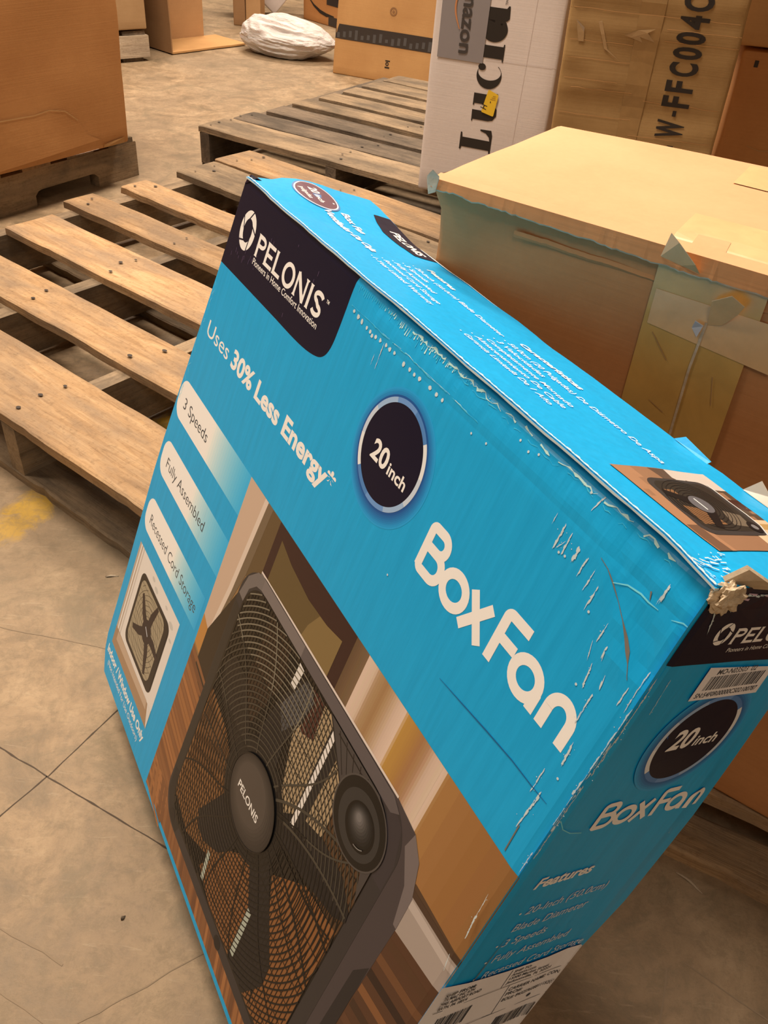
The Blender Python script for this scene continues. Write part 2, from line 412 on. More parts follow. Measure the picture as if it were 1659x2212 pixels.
def stringer_bm(L, Th, H, notches=(), nh=.038, seed=0):
    prof = [(0, 0)]
    for (a, b) in notches:
        prof += [(a, 0), (a, nh*.7), (a+.012, nh*.94), (a+.024, nh), (b-.024, nh), (b-.012, nh*.94), (b, nh*.7), (b, 0)]
    prof += [(L, 0), (L, H-.003), (L-.003, H), (.003, H), (0, H-.003)]
    bm = bmesh.new()
    A = [bm.verts.new((x, 0, z)) for x, z in prof]; B = [bm.verts.new((x, Th, z)) for x, z in prof]; n = len(prof)
    bm.faces.new(A); bm.faces.new(list(reversed(B)))
    for i in range(n): bm.faces.new((A[(i+1) % n], A[i], B[i], B[(i+1) % n]))
    for v_ in bm.verts: v_.co *= 1000
    bm.normal_update()
    bmesh.ops.triangulate(bm, faces=[f for f in bm.faces if len(f.verts) > 4], ngon_method='EAR_CLIP')
    for v_ in bm.verts: v_.co *= .001
    bmesh.ops.recalc_face_normals(bm, faces=bm.faces[:]); return bm

def pallet(label, origin, yaw, L, boards, bottoms, stringers, H=.135, T=.019, wm=None, sm=None, bmats=None, nailset=None, group=None, notches=()):
    """x = along the deck boards, y = along the stringers"""
    root = thing('wooden_pallet', label, 'pallet', (origin[0], origin[1], 0), (0, 0, yaw), group)
    for i, (y0, y1, dx, ln) in enumerate(boards):
        nl = []
        rr = random.Random(i*11+int(origin[0]*100))
        for sx_ in stringers:
            for q in range(3 if y1-y0 > .12 else 2):
                nl.append((sx_+.02+rr.uniform(-.022, .022)-dx, (y1-y0)*(.22+.28*q if y1-y0 > .12 else .3+.38*q)+rr.uniform(-.008, .008), rr.uniform(.0020, .0042)))
        nl = [p for p in nl if .01 < p[0] < ln-.01]
        mt = (bmats or {}).get(i, wm)
        from_bm('deck_board', board_bm(ln, y1-y0, T, seed=i*3.7+origin[1], nails=nl, rag=.003, chip=.006), [mt, M_nail], root, (dx, y0, H-T))
    y0a, y1a = boards[0][0], boards[-1][1]
    for i, sx_ in enumerate(stringers):
        o = from_bm('stringer', stringer_bm(y1a-y0a-.004, .038, H-2*T+.001, notches, seed=i), [sm or wm], root, (sx_+.038, y0a+.002, T-.0005), math.pi/2)
    for i, (y0, y1) in enumerate(bottoms):
        from_bm('bottom_board', board_bm(L, y1-y0, T, seed=i*5.1+40+origin[0], rag=.004, chip=.012), [sm or wm, M_nail], root, (0, y0, 0))
    return root

thA = -.6356; dA = Vector((math.cos(thA), math.sin(thA))); nA = Vector((-dA.y, dA.x))
def Apt(a, n): p = dA*a+nA*n; return (p.x, p.y)
o = Apt(-1.99, .567)
pallet('light pine pallet lying empty on the floor just left of the blue fan carton', o, thA, 1.185,
       [(0, .160, -.005, 1.19), (.240, .352, 0, 1.18), (.446, .577, .065, 1.10), (.649, .742, 0, 1.18), (.822, .911, .004, 1.18), (1.017, 1.160, 0, 1.18), (1.176, 1.318, -.018, 1.19)],
       [(0, .135), (.545, .655), (1.17, 1.30)], [.03, .40, .76, 1.13], wm=M_wood, sm=M_wood_grey, bmats={5: M_wood_grey})
thB = -.515; dB = Vector((math.cos(thB), math.sin(thB))); nB = Vector((-dB.y, dB.x))
p = dB*(-2.045)+nB*2.195
pallet('dark weathered pallet behind the light pine one, white tall carton standing on its end', (p.x, p.y), thB, 1.05,
       [(0, .145, -.003, 1.04), (.150, .262, .012, 1.03), (.300, .402, .035, 1.0), (.452, .55, .033, 1.0), (.588, .69, .05, .99), (.735, .83, .055, .99), (.86, .98, .06, .98), (1.0, 1.12, .07, .97)],
       [(0, .13), (.5, .6), (1.0, 1.12)], [.0, .50, .98], wm=M_wood_grey, sm=M_wood_dark, bmats={1: M_wood_dark, 2: M_wood_dark, 0: M_wood_grey})
# left pallet with notched stringers, deck boards run away to the left
tL = math.atan2(.46, .265)
rootL = thing('wooden_pallet', 'grey pallet with notched side beam under the big orange-brown carton at left', 'pallet', (-.875, 2.80, 0), (0, 0, tL+math.pi))
for k, yo in enumerate((0, -.52, -1.02)):
    from_bm('stringer', stringer_bm(1.12, .04, .105, ((.165, .40), (.72, .95)), .045), [M_wood_grey], rootL, (0, yo-.04, 0.0))
for i, x in enumerate((.012, .17, .33, .50, .66, .83, .99)):
    from_bm('deck_board', board_bm(1.06, .10, .017, seed=60+i), [M_wood if i in (2, 3) else M_wood_grey, M_nail], rootL, (x+.1, -1.06, .1055), math.pi/2)
# pallet beneath the big brown carton on the right
pallet('pallet under the big brown carton right of the fan carton', (.022, .729), -.456, 1.0,
       [(0, .12, 0, 1.0), (.2, .32, 0, 1.0), (.38, .5, 0, 1.0), (.56, .68, 0, 1.0)], [(0.004, .066), (.3, .4), (.56, .68)], [.02, .64, .94], H=.1415, T=.02, wm=M_wood, sm=M_wood)

# ------------------------------------------------------------------ big brown carton (right), on its pallet
def yawv(a): return Vector((math.cos(a), math.sin(a)))
zb, zt = .1465, .692
fl = Vector((.017, .792)); fr = fl+yawv(-.578)*.78; bl = Vector((.153, 1.004)); br_ = bl+yawv(-.44)*.80
rootG = thing('cardboard_carton', 'big brown carton with taped seam that the blue fan carton leans on', 'carton', (fl.x, fl.y, zb), (0, 0, 0))
def loc3(p, z): return (p.x-fl.x, p.y-fl.y, z-zb)
cG = [loc3(fl, zb), loc3(fr, zb), loc3(bl, zb), loc3(br_, zb), loc3(fl, zt), loc3(fr, zt), loc3(bl, zt), loc3(br_, zt)]
def shG(p, t):
    a, b, c = t
    if c > .999 and b < .12: p = p+Vector((0, 0, -.004*(1-b/.12)))
    if a < .16 and b < .2 and c > .5: p = p+Vector((.006, .010, 0))*(1-a/.16)*(1-b/.2)*min(1, (c-.5)/.12)*min(1, max(0, (1.02-c)/.06))
    if a < .05 and b < .1: # crushed left edge
        p = p+Vector((.004*math.sin(c*23), .004*math.cos(c*17), 0))*(1 if c < .93 else 2)
    return p
bG = crate_bm(cG, (.78, .28, .55), .007, (30, 12, 22), .0035, 2.0, shG)
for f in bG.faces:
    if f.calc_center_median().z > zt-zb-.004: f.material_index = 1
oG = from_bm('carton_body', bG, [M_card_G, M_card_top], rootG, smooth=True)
nf = Vector((math.sin(-.578), -math.cos(-.578)))   # outward normal of the front
tf = yawv(-.578)
def Gf(s_, z, h):   # along the front, absolute height, distance out
    q = tf*s_+nf*h; return Vector((q.x, q.y, z-zb))
def Gt(s_, d_, h):
    q = tf*s_-nf*d_; return Vector((q.x, q.y, zt-zb+h))
# ragged lip of the top flap folded over the front edge
bm = bmesh.new(); prev = None; K = 220
for i in range(K+1):
    s_ = .004+.74*i/K
    a = NZ.noise(Vector((i*.2, 1, 0))); b = NZ.noise(Vector((i*.75, 5, 0)))
    g_ = min(1, s_/.25)
    z2 = zt-.0085-.0075*g_-.0022*a-.0010*b
    row = [bm.verts.new(Gt(s_, .010+.004*g_, .0004)), bm.verts.new(Gf(s_, zt-.0015, .0022)), bm.verts.new(Gf(s_, z2, .0052+.0008*b)), bm.verts.new(Gf(s_, z2-.0012, .0048+.0008*b)), bm.verts.new(Gf(s_, z2-.0010, .0012))]
    if prev:
        for j in range(4): bm.faces.new((prev[j], prev[j+1], row[j+1], row[j])).material_index = (0, 2, 1, 1)[j]
    prev = row
from_bm('top_flap_edge', bm, [M_card_top, M_card_raw, M_card_G], rootG)
# second crease ridge below the lip
bm = bmesh.new(); prev = None
for i in range(K+1):
    s_ = .09+.64*i/K; z_ = zt-.030-.0025*NZ.noise(Vector((i*.06, 9, 0)))-.0008*NZ.noise(Vector((i*.5, 3, 0)))
    e_ = min(1, i/60)
    row = [bm.verts.new(Gf(s_, z_+.0035, -.001+.0022*e_)), bm.verts.new(Gf(s_, z_, -.0005+.0030*e_)), bm.verts.new(Gf(s_, z_-.0022, -.001+.0020*e_))]
    if prev:
        for j in range(2): bm.faces.new((prev[j], prev[j+1], row[j+1], row[j]))
    prev = row
from_bm('crease_ridge', bm, [M_card_G], rootG)
# front tape, several overlapping strips
shF = Sheet(wrap(oG, lambda u, v: (Gf(u, v, .05), (-nf.x, -nf.y, 0)), .0016), step=.0004, k=1000, auto=grid_cut(.2, .36, .1, .7))
shF.poly([(.222, zt-.012), (.3095, zt-.010), (.3125, .16), (.2185, .16)], M_tape, 1)
shF.poly([(.2255, zt-.036), (.330, zt-.036), (.330, zt-.075), (.2255, zt-.066)], M_tape_top, 2)
shF.line([(.272, zt-.05), (.270, .60), (.2715, .52), (.270, .2)], .0022, M_card_raw, 3)
for (a, b, c, d) in ((.232, .62, .25, .60), (.29, .60, .296, .575), (.245, .56, .26, .553), (.236, .54, .252, .523)):
    shF.line([(a, b), (c, d)], .0006, M_card, 3)
shF.build('front_tape', rootG)
shT = Sheet(wrap(oG, lambda u, v: (Gt(u, v, .05), (0, 0, -1))), step=.0003, k=1000, auto=grid_cut(.2, .36, 0, .3))
shT.poly([(.222, .002), (.216, .082), (.34, .088), (.345, .004)], M_tape_top, 1)
shT.poly([(.238, .012), (.236, .034), (.262, .036), (.266, .010)], M_card_top, 2)
shT.poly([(.212, .194), (.207, .262), (.33, .275), (.325, .20)], M_tape_top, 1)
shT.build('top_tape', rootG)
def flapmesh(name, parent, pts, mat, fn, thick=.0006):
    bm = bmesh.new(); vs = [bm.verts.new(fn(*p)) for p in pts]; f = bm.faces.new(vs); bm.normal_update()
    bmesh.ops.triangulate(bm, faces=[f])
    g = bmesh.ops.extrude_face_region(bm, geom=bm.faces[:])
    for e in g['geom']:
        if isinstance(e, bmesh.types.BMVert): e.co += Vector((0, 0, thick))
    bmesh.ops.recalc_face_normals(bm, faces=bm.faces[:])
    return from_bm(name, bm, mat, parent)
flapmesh('torn_tape_flap', rootG, [(.222, zt-.010, .004), (.226, zt+.010, .006), (.235, zt+.006, .010), (.252, zt-.006, .012), (.256, zt-.014, .006), (.24, zt-.012, .005)], M_tape_top, Gf)
flapmesh('torn_tape_flap', rootG, [(.273, zt-.052, .004), (.272, zt-.030, .010), (.286, zt-.020, .014), (.297, zt-.026, .012), (.294, zt-.034, .010), (.284, zt-.048, .005)], M_tape_top, Gf)
flapmesh('torn_tape_flap', rootG, [(.262, zt-.058, .004), (.264, zt-.05, .008), (.271, zt-.052, .008), (.268, zt-.064, .005)], M_white_card, Gf)
flapmesh('torn_corner', rootG, [(-.002, zt-.004, .003), (.004, zt+.003, .004), (.012, zt-.001, .005), (.010, zt-.012, .006), (.002, zt-.016, .005)], M_card_raw, Gf, .003)

# ------------------------------------------------------------------ other cartons behind
def upright(label, origin, yaw, W, D, H, mat, seed=1, amp=.004, r=.008, top_shift=(0, 0), z0=0.0, n=(16, 8, 20), cat='carton', shape=None):
    root = thing('cardboard_carton', label, cat, (origin[0], origin[1], z0), (0, 0, yaw))
    ob = crate('carton_body', W, D, H, mat, root, r, n, amp, seed, top_shift, shape=shape)
    return root, ob
# white mattress carton standing on the dark pallet
rW, oW = upright('tall white carton with black serif lettering standing on the dark pallet', (.017, 2.464), -.35, .335, .36, 1.05, M_white_card, 5, .003, .010, (.012, 0), .1365)
Z0 = .1365
fW = lambda u, v: ((u+.012*(v-Z0)/1.05, -.05, v-Z0), (0, 1, 0))
sh = Sheet(wrap(oW, fW), step=.0003, k=1000, auto=grid_cut(0, .33, .13, .8))
M_grey_label = flat('grey_label', (.26, .245, .26, 1), .45); M_orange_ink = flat('orange_ink', (.55, .24, .10, 1), .5); M_dark_ink = flat('dark_grey_ink', (.05, .045, .045, 1), .5)
def R90(pts, x, z):   # (p along reading upward, q toward the left)
    return [(x-q, z+p_) for p_, q in pts]
X = .1945
sh.poly(R90([(0, 0), (.046, 0), (.058, .004), (.057, .034), (.0535, .034), (.049, .018), (.040, .008), (.031, .006), (.031, .081), (.043, .083), (.043, .087), (0, .087), (0, .083), (.007, .081), (.007, .005), (0, .004)], X, .2655), M_black_ink, 1)
sh.poly(R90([(.005, .060), (.0, .060), (.0, .063), (.028, .064), (.028, .018), (.031, .010), (.036, .007), (.040, .010), (.044, .016), (.044, .060), (.039, .061), (.039, .064), (.068, .064), (.068, .005), (.073, .004), (.073, 0), (.050, 0), (.046, .008), (.036, -.002), (.020, -.003), (.008, .006), (.005, .018)], X, .340), M_black_ink, 1)
def crescent(cx, cz, a, b, ia, ib, shift, g0, g1, n=40):
    out = []
    for i in range(n+1):
        t = math.radians(g0+(g1-g0)*i/n); out.append((cx-b*math.sin(t), cz+a*math.cos(t)))
    for i in range(n, -1, -1):
        t = math.radians(g0+(g1-g0)*i/n); out.append((cx-ib*math.sin(t), cz+shift+ia*math.cos(t)))
    return out
sh.poly(crescent(X-.031, .452, .031, .033, .019, .030, .008, 42, 318), M_black_ink, 1)
sh.disc((X-.052, .470), .010, M_black_ink, 2, 20, .008)
sh.poly(R90([(0, 0), (.040, 0), (.040, .003), (.034, .004), (.034, .070), (.001, .070), (.001, .066), (.006, .064), (.006, .004), (0, .003)], X, .486), M_black_ink, 1)
sh.poly(crescent(X-.032, .556, .028, .033, .014, .029, .012, 20, 340), M_black_ink, 1)
sh.poly(R90([(0, .004), (.0, .095), (.027, .095), (.027, .008), (.033, .004), (.033, 0), (.006, -.002)], X, .576), M_black_ink, 1)
sh.text('TM', .187, .611, .011, .006, M_black_ink, 1, rot=-math.pi/2+math.pi, vdown=False)
sh.build('lettering', rW)
sh = Sheet(wrap(oW, fW, .0014), step=.0003, k=1000, auto=grid_cut(0, .33, .13, .8))
sh.poly([(.020, .477), (.142, .477), (.144, .76), (.020, .76)], M_grey_label, 1)
lab = sh.build('grey_label', rW)
sh = Sheet(wrap(oW, fW, .0018), step=.0003, k=1000, auto=grid_cut(0, .33, .13, .8))
sh.text('amazon', .0765, .659, .166, .0335, M_dark_ink, 4, bold=.02, rot=-math.pi/2, vdown=False)
sh.line([(.056+.016*math.sin(math.pi*(t/20))*-1+.016, .546+.10*t/20) for t in range(21)], [.001+.0035*math.sin(math.pi*min(1, (t+2)/22)) for t in range(21)], M_orange_ink, 4)
sh.build('label_lettering', lab)
sh = Sheet(wrap(oW, fW), step=.0003, k=1000, auto=grid_cut(0, .33, .13, .8))
sh.line([(.148, .487), (.33, .491)], .0012, flat('white_crease', (.60, .53, .51, 1), .8), 1)
sh.line([(.25, .20), (.262, .9)], .0008, bpy.data.materials['white_crease'], 1)
sh.build('crease', rW)
sh = Sheet(wrap(oW, fW, .0024), step=.0003, k=1000)
a_ = math.atan2(.019, .057)
pts = []
for cx, cz, s0 in ((.1905, .362, -90), (.1965, .409, 0), (.1735, .417, 90), (.1625, .368, 180)):
    for k in range(5):
        t = math.radians(s0+90*k/4+(-12)); pts.append((cx-.003+.003*math.cos(t), cz+.003*math.sin(t)))
sh.poly(pts, M_yellow, 1)
sh.text('H', .168, .372, .010, .016, M_black_ink, 2, bold=.01, rot=math.radians(75), vdown=False)
sh.text('H', .170, .372, .001, .001, M_black_ink, 2)
sh.rect(.1765, .390, .1785, .394, M_black_ink, 2)
for k in range(3): sh.rect(.176+.006*k*.5, .398+.004*k, .190, .3995+.004*k, flat('sticker_print', (.45, .28, .03, 1), .6) if k == 0 else bpy.data.materials['sticker_print'], 2)
sh.build('yellow_sticker', rW)
# dark slot between the white carton and its neighbour: the carton side itself
# tall olive carton with code
rC, oC = upright('tall brown carton with large black product code printed sideways', (.396-.0774, 2.119), -.19, .3645, .21, 1.1, M_card_olive, 8, .003, .007, (-.022, 0), 0.0, n=(26, 6, 90), shape=lambda p, t: p+Vector((0, .0055*abs(NZ.noise(Vector((p.x*3, 1, p.z*16)))) if t[1] < .1 else 0, 0)))
sh = Sheet(wrap(oC, lambda u, v: (((u+.086+.006)*.9-.022*(.0934+.9*v)/1.1, -.05, .0934+.9*v), (0, 1, 0))), step=.0004, k=1000, auto=grid_cut(-.1, .33, .1, 1.05, .025))
ux = .228
def tx(s_, z, wd): sh.text(s_, ux, z, wd, .060, M_black_ink, 2, bold=.034, rot=math.pi/2, vdown=False)
tx('W', .366, .040); sh.rect(.196, .415, .205, .428, M_black_ink, 2)
tx('F', .436, .025); tx('F', .470, .025); tx('C', .505, .030); tx('0', .542, .026); tx('0', .574, .026); tx('4', .606, .028); tx('C', .642, .032)
tx('-', .338, .010)
M_shine = clear_tape('tape_shine', (.46, .32, .17, 1), .10)  # glints painted as paler shapes on the carton front
sh.poly([(.075, .10), (.118, .10), (.125, .45), (.128, .7), (.128, 1.04), (.068, 1.04), (.070, .6)], clear_tape('clear_tape_band', (.37, .235, .10, 1), .25), 1)
for pts in ([(.045, .578), (.075, .592), (.115, .598), (.098, .588), (.118, .57), (.082, .578), (.09, .567), (.06, .575)], [(-.072, .600), (-.050, .585), (-.047, .555), (-.060, .555)], [(-.02, .60), (-.012, .603), (.012, .545), (.045, .522), (.004, .545)]):
    sh.poly(pts, M_shine, 2)
for z_, a, b in ((.475, -.08, .05), (.455, -.06, .09), (.52, -.08, .08), (.558, -.08, .07), (.60, .14, .31), (.575, .14, .31), (.625, -.09, .3), (.395, -.08, .10), (.44, .12, .3), (.36, .1, .3)):
    sh.line([(a+(b-a)*t/8, z_+.003*NZ.noise(Vector((t*.6, z_*40, 0)))) for t in range(9)], .0016, bpy.data.materials['cardboard_bright'], 1)
sh.build('lettering_and_tape', rC)
# two stacked cartons at the right edge
rR, oR = upright('reddish brown carton at the right edge, a brighter carton stacked on it', (.774, 2.337), -.20, .50, .40, .5695, M_card_orange, 11, .006, .010, (-.008, 0), 0.0)
sh = Sheet(wrap(oR, lambda u, v: (((u+.07)*1.06, -.05, 1.06*v-.056), (0, 1, 0))), step=.0004, k=1000, auto=grid_cut(-.06, .2, .3, .6))
sh.rect(-.047, .556, -.038, .570, M_black_ink, 1)
sh.build('printed_mark', rR)
sh.items = []
sh.line([(-.01, .39), (.02, .382), (.05, .385), (.1, .372)], .002, M_card_bright, 1)
sh.build('crease', rR)
upright('bright brown carton with crushed corner, stacked highest at the right edge', (.728, 2.321), -.20, .52, .40, .5, M_card_bright, 12, .006, .012, (-.012, 0), .578)

# dark-taped carton behind the dark pallet
rT, oT = upright('brown carton wrapped with a band of dark tape behind the weathered pallet', (-.413, 4.441), -.37, .56, .42, .62, M_card_bright, 15, .003, .006, (.04, 0), 0.0)
sh = Sheet(wrap(oT, lambda u, v: ((u+.04*v/.62, -.05, v), (0, 1, 0)), .001), step=.0006, k=1000, auto=grid_cut(0, .56, 0, .3, .03))
sh.rect(.001, .150, .555, .210, M_tape_dark, 1)
M_tape_mark = flat('tape_print', (.075, .075, .08, 1), .4); M_stamp = flat('brown_stamp', (.25, .13, .055, 1), .7)
for k in range(18): sh.rect(.01+.03*k, .154+.004*(k % 3), .024+.03*k, .176+.006*(k % 4), M_tape_mark, 2)
sh.ring((.275, .289), .011, .017, M_stamp, 1); sh.disc((.275, .289), .006, M_stamp, 1, 12)
sh.rect(.262, .060, .285, .066, M_black_ink, 1); sh.ring((.272, .078), .004, .008, M_black_ink, 1); sh.rect(.262, .088, .285, .093, M_black_ink, 1)
sh.build('dark_tape_band', rT)
# carton with curved arrow print behind the bag
rM, oM = upright('small brown carton with a printed black curved stroke behind the white bag', (-.718, 5.778), -.8, .42, .4, .5, M_card_orange, 19, .003, .006, (0, 0), 0.0)
sh = Sheet(wrap(oM, lambda u, v: ((u, -.05, v), (0, 1, 0)), .001), step=.0006, k=1000, auto=grid_cut(0, .42, 0, .3, .03))
sh.line([(.055, .115), (.10, .085), (.16, .062), (.22, .052), (.29, .054)], [.004, .012, .018, .018, .004], M_black_ink, 1)
sh.rect(.22, .105, .40, .16, M_tape_dark, 1); sh.rect(.24, -.0+.004, .41, .05, M_tape_dark, 1)
sh.build('printed_stroke', rM)
# open carton lying with a floor flap
rO = thing('open_carton', 'brown carton standing open with its lower flap on the floor', 'carton', (-1.19, 4.542, 0), (0, 0, .873))
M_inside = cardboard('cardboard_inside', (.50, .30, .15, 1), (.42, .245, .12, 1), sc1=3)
M_shadecard = cardboard('cardboard_shade', (.34, .20, .10, 1), (.27, .15, .07, 1), sc1=3)  # darker copy of the cardboard, shade put into its colour
def slab(name, a, mat, parent, seed=0):
    b_ = bmesh.new(); box_bm(b_, *a)
    bmesh.ops.subdivide_edges(b_, edges=b_.edges[:], cuts=5, use_grid_fill=True)
    for v_ in b_.verts: v_.co += Vector((NZ.noise(v_.co*6+Vector((seed, 0, 0))), NZ.noise(v_.co*6+Vector((0, seed, 3))), NZ.noise(v_.co*7+Vector((0, 5, seed)))*.3))*.004
    return from_bm(name, b_, mat, parent)
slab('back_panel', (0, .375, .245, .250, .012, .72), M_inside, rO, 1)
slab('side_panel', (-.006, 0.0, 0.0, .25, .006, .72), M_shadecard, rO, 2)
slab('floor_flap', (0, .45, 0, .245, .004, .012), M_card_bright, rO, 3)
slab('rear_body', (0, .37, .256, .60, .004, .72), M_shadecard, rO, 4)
# pale pallet and carton behind the big left carton
rK = thing('wooden_pallet', 'pale dirty pallet whose end shows behind the big left carton', 'pallet', (-1.36, 4.29, 0), (0, 0, .73))
for y in (0, .5, .95): from_bm('stringer', stringer_bm(1.0, .04, .090, (), seed=y), [M_wood_pale], rK, (-.86, y, .018))
for i in range(6): from_bm('deck_board', board_bm(.98, .11, .018, seed=80+i), [M_wood_dark, M_nail], rK, (.128-.17*i, .01, .1085), math.pi/2)
for x_ in (.02, -.45, -.8): from_bm('bottom_board', board_bm(.98, .10, .0175, seed=90+x_), [M_wood_dark, M_nail], rK, (x_+.09, .01, 0), math.pi/2)
kx = -1.36+math.cos(.73)*(-.80); ky = 4.29+math.sin(.73)*(-.80)
upright('dull tan carton on the pale pallet behind the big left carton', (kx-.0, ky+.0), .73, .935, .8, .7, cardboard('cardboard_dull', (.42, .28, .15, 1), (.35, .22, .11, 1)), 23, .003, .006, (.005, 0), .1325)
# narrow cartons far behind
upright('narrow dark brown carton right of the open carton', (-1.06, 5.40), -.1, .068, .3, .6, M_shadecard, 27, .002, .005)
upright('brown carton standing behind the white bag at its left end', (-.989, 5.385), -.1, .085, .10, .6, M_card, 29, .003, .006)
rV = thing('cardboard_carton', 'white carton tipped on its corner behind the white bag', 'carton', (-.885, 5.76, .008), (0, math.radians(-47), .30))
crate('carton_body', .34, .14, .40, M_white_card, rV, .008, (8, 6, 8), .003, 31)
pallet('dark pallet far behind the white bag', (-.78, 6.45), -.35, .9, [(0, .1, 0, .9), (.15, .25, 0, .9), (.3, .4, 0, .9)], [(0, .1), (.3, .4)], [.02, .42, .84], wm=M_wood_dark, sm=M_wood_dark)
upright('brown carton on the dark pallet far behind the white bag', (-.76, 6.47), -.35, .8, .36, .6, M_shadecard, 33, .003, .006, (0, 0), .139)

# big left carton on its pallet
tLc = math.atan2(2.714-2.326, -.867+1.104)
rL = thing('cardboard_carton', 'big orange-brown carton at left standing on the notched grey pallet', 'carton', (-.867, 2.714, .1245), (0, 0, tLc+math.pi))
oL = crate('carton_body', 1.0, .95, 1.0, M_card_orange, rL, .008, (24, 10, 26), .005, 41, corners=[(0, -.95, .002), (1.0, -.95, .002), (0, 0, .002), (1.0, 0, .002), (-.03, -.95, 1.0), (1.0, -.95, 1.0), (-.03, .0, 1.0), (1.0, 0, 1.0)])
sh = Sheet(wrap(oL, lambda u, v: ((u, .05, max(v, .002)), (0, -1, 0)), .0012), step=.0006, k=1000, auto=grid_cut(0, .62, 0, .15, .03))
sh.poly([(.18, .095), (.22, .125), (.27, .135), (.32, .13), (.6, .14), (.6, .004), (.10, .004), (.11, .03), (.15, .05)], M_card_orange, 2)
sh.poly([(.02, .004), (.10, .004), (.10, .014), (.06, .018), (.02, .02)], M_card_bright, 3)
sh.poly([(.12, -.004), (.24, -.004), (.24, .003), (.12, .005)], M_white_card, 4)
sh.line([(.18, .095), (.22, .126), (.27, .136), (.32, .131), (.6, .141)], .003, M_card_bright, 4)
sh.build('torn_lower_layer', rL)

# ------------------------------------------------------------------ white plastic bag
M_bag, nt, b_ = nmat('white_plastic'); b_.inputs['Base Color'].default_value = (.66, .63, .62, 1); bump(nt, b_, noise_node(nt, mapping(nt, N(nt, 'ShaderNodeTexCoord').outputs['Object'], (4, 14, 22), (0, .35, .2)), 2.2, 6, .6, 1.5).outputs[0], .8, .02); b_.inputs['Roughness'].default_value = .42
b_.inputs['Subsurface Weight'].default_value = .1
bm = bmesh.new(); bmesh.ops.create_icosphere(bm, subdivisions=6, radius=1)
for v_ in bm.verts:
    p = v_.co.copy(); x, y, z = p
    w1 = NZ.noise(Vector((x*.9, z*1.1, y*1.1+2)))
    fold = math.sin((z+.42*x)*7.5+3.2*w1+x*1.5)
    fold2 = 1-abs(NZ.noise(Vector((x*1.1+5, (z+.30*x)*3.6, y*3))))*2.4
    rr = 1+.055*fold*abs(fold)+.09*fold2+.13*NZ.noise(p*1.5)+.03*NZ.noise(p*9)*(.3+2.4*max(0, x))
    pinch = 1-.25*max(0, x)**2
    q = Vector((x*.255*(1+.05*NZ.noise(p*3)), y*.13*rr*pinch, z*.084*rr*pinch*(1.12-.25*x)))
    q.z += .075+ (0.006 if z < 0 else 0)
    if q.z < .004: q.z = .004+NZ.noise(p*9)*.002
    v_.co = q
bag = from_bm('plastic_bag', bm, M_bag, loc=(-.66, 4.74, 0), rotz=-.28, smooth=True)
tag(bag, 'crumpled white plastic bag lying on the floor among far cartons', 'bag')

# small debris on the floor
def chip(name, x, y, L, ang, mat, label, z=0.0):
    bm = bmesh.new(); k = 6; prev = None
    for i in range(k+1):
        t = i/k; w_ = .0016*(1-abs(2*t-1)**2)+.0003
        px = L*(t-.5); py = .2*L*math.sin(3*t)*.4; zz = .0012+.001*math.sin(5*t)
        row = [bm.verts.new((px, py-w_, zz)), bm.verts.new((px, py, zz+.0012)), bm.verts.new((px, py+w_, zz)), bm.verts.new((px, py, .0002))]
        if prev:
            for j in range(4): bm.faces.new((prev[j], prev[(j+1) % 4], row[(j+1) % 4], row[j]))
        else: bm.faces.new(row)
        prev = row
    bm.faces.new(list(reversed(prev))); bmesh.ops.recalc_face_normals(bm, faces=bm.faces[:])
    o = from_bm(name, bm, mat, loc=(x, y, z), rotz=ang); tag(o, label, 'splinter'); return o
chip('wood_splinter', .387, .530, .035, -.75, M_wood_pale, 'thin pale splinter on the floor in front of the right pallet')
chip('wood_splinter', -.41, .955, .020, .25, M_wood_pale, 'short pale splinter on the floor below the pine pallet edge')
chip('wood_splinter', -.243, .437, .006, 1.0, M_wood_dark, 'tiny dark curled scrap on the floor near the photo bottom')

# ================================================================== blue fan carton
BW, BD, BH = .6262, .1459, .6474
root = thing('fan_carton', 'blue box fan carton with navy logo corner leaning on the big brown carton', 'carton', (-.1586, .8447, .6578), (-.3472, -.0041, -1.0344))
# the thing's base empty sits at its front upper left corner axes; local x width, y depth, -z down
KL = (1.0, .82, .68)          # colour of the lamps on this face
def P(name, r, g, b, rough=.34, k=KL, spec=.32):
    return flat(name, srgb(r, g, b, k), rough, spec)
def blue_mat():
    m, nt, b = nmat('print_blue')
    tc = N(nt, 'ShaderNodeTexCoord').outputs['Object']
    n1 = noise_node(nt, mapping(nt, tc, (40, 40, 3)), 4, 5, .6); n2 = noise_node(nt, tc, 5, 4, .5)
    c = ramp(nt, n1.outputs[0], [(.3, (.006, .38, .80, 1)), (.7, (.010, .44, .90, 1))])
    nt.links.new(c, b.inputs['Base Color']); b.inputs['Roughness'].default_value = .36; b.inputs['Specular IOR Level'].default_value = .22
    bump(nt, b, math_n(nt, 'ADD', n1.outputs[0], n2.outputs[0]), .12, .0015)
    return m
M_blue = blue_mat()
PM = dict(navy=P('print_navy', 13, 9, 34, spec=.22), white=P('print_white', 253, 232, 215, .4), ink=P('print_ink', 60, 62, 66), fleck=P('bare_paper', 205, 205, 196, .8),
          brownflk=P('bare_board', 120, 105, 90, .9), lite=P('print_light_blue', 120, 205, 235), crease=P('print_dark_blue', 12, 90, 135))
BLUE = (30, 165, 212)
def mixc(a, b, t): return tuple(a[i]*(1-t)+b[i]*t for i in range(3))

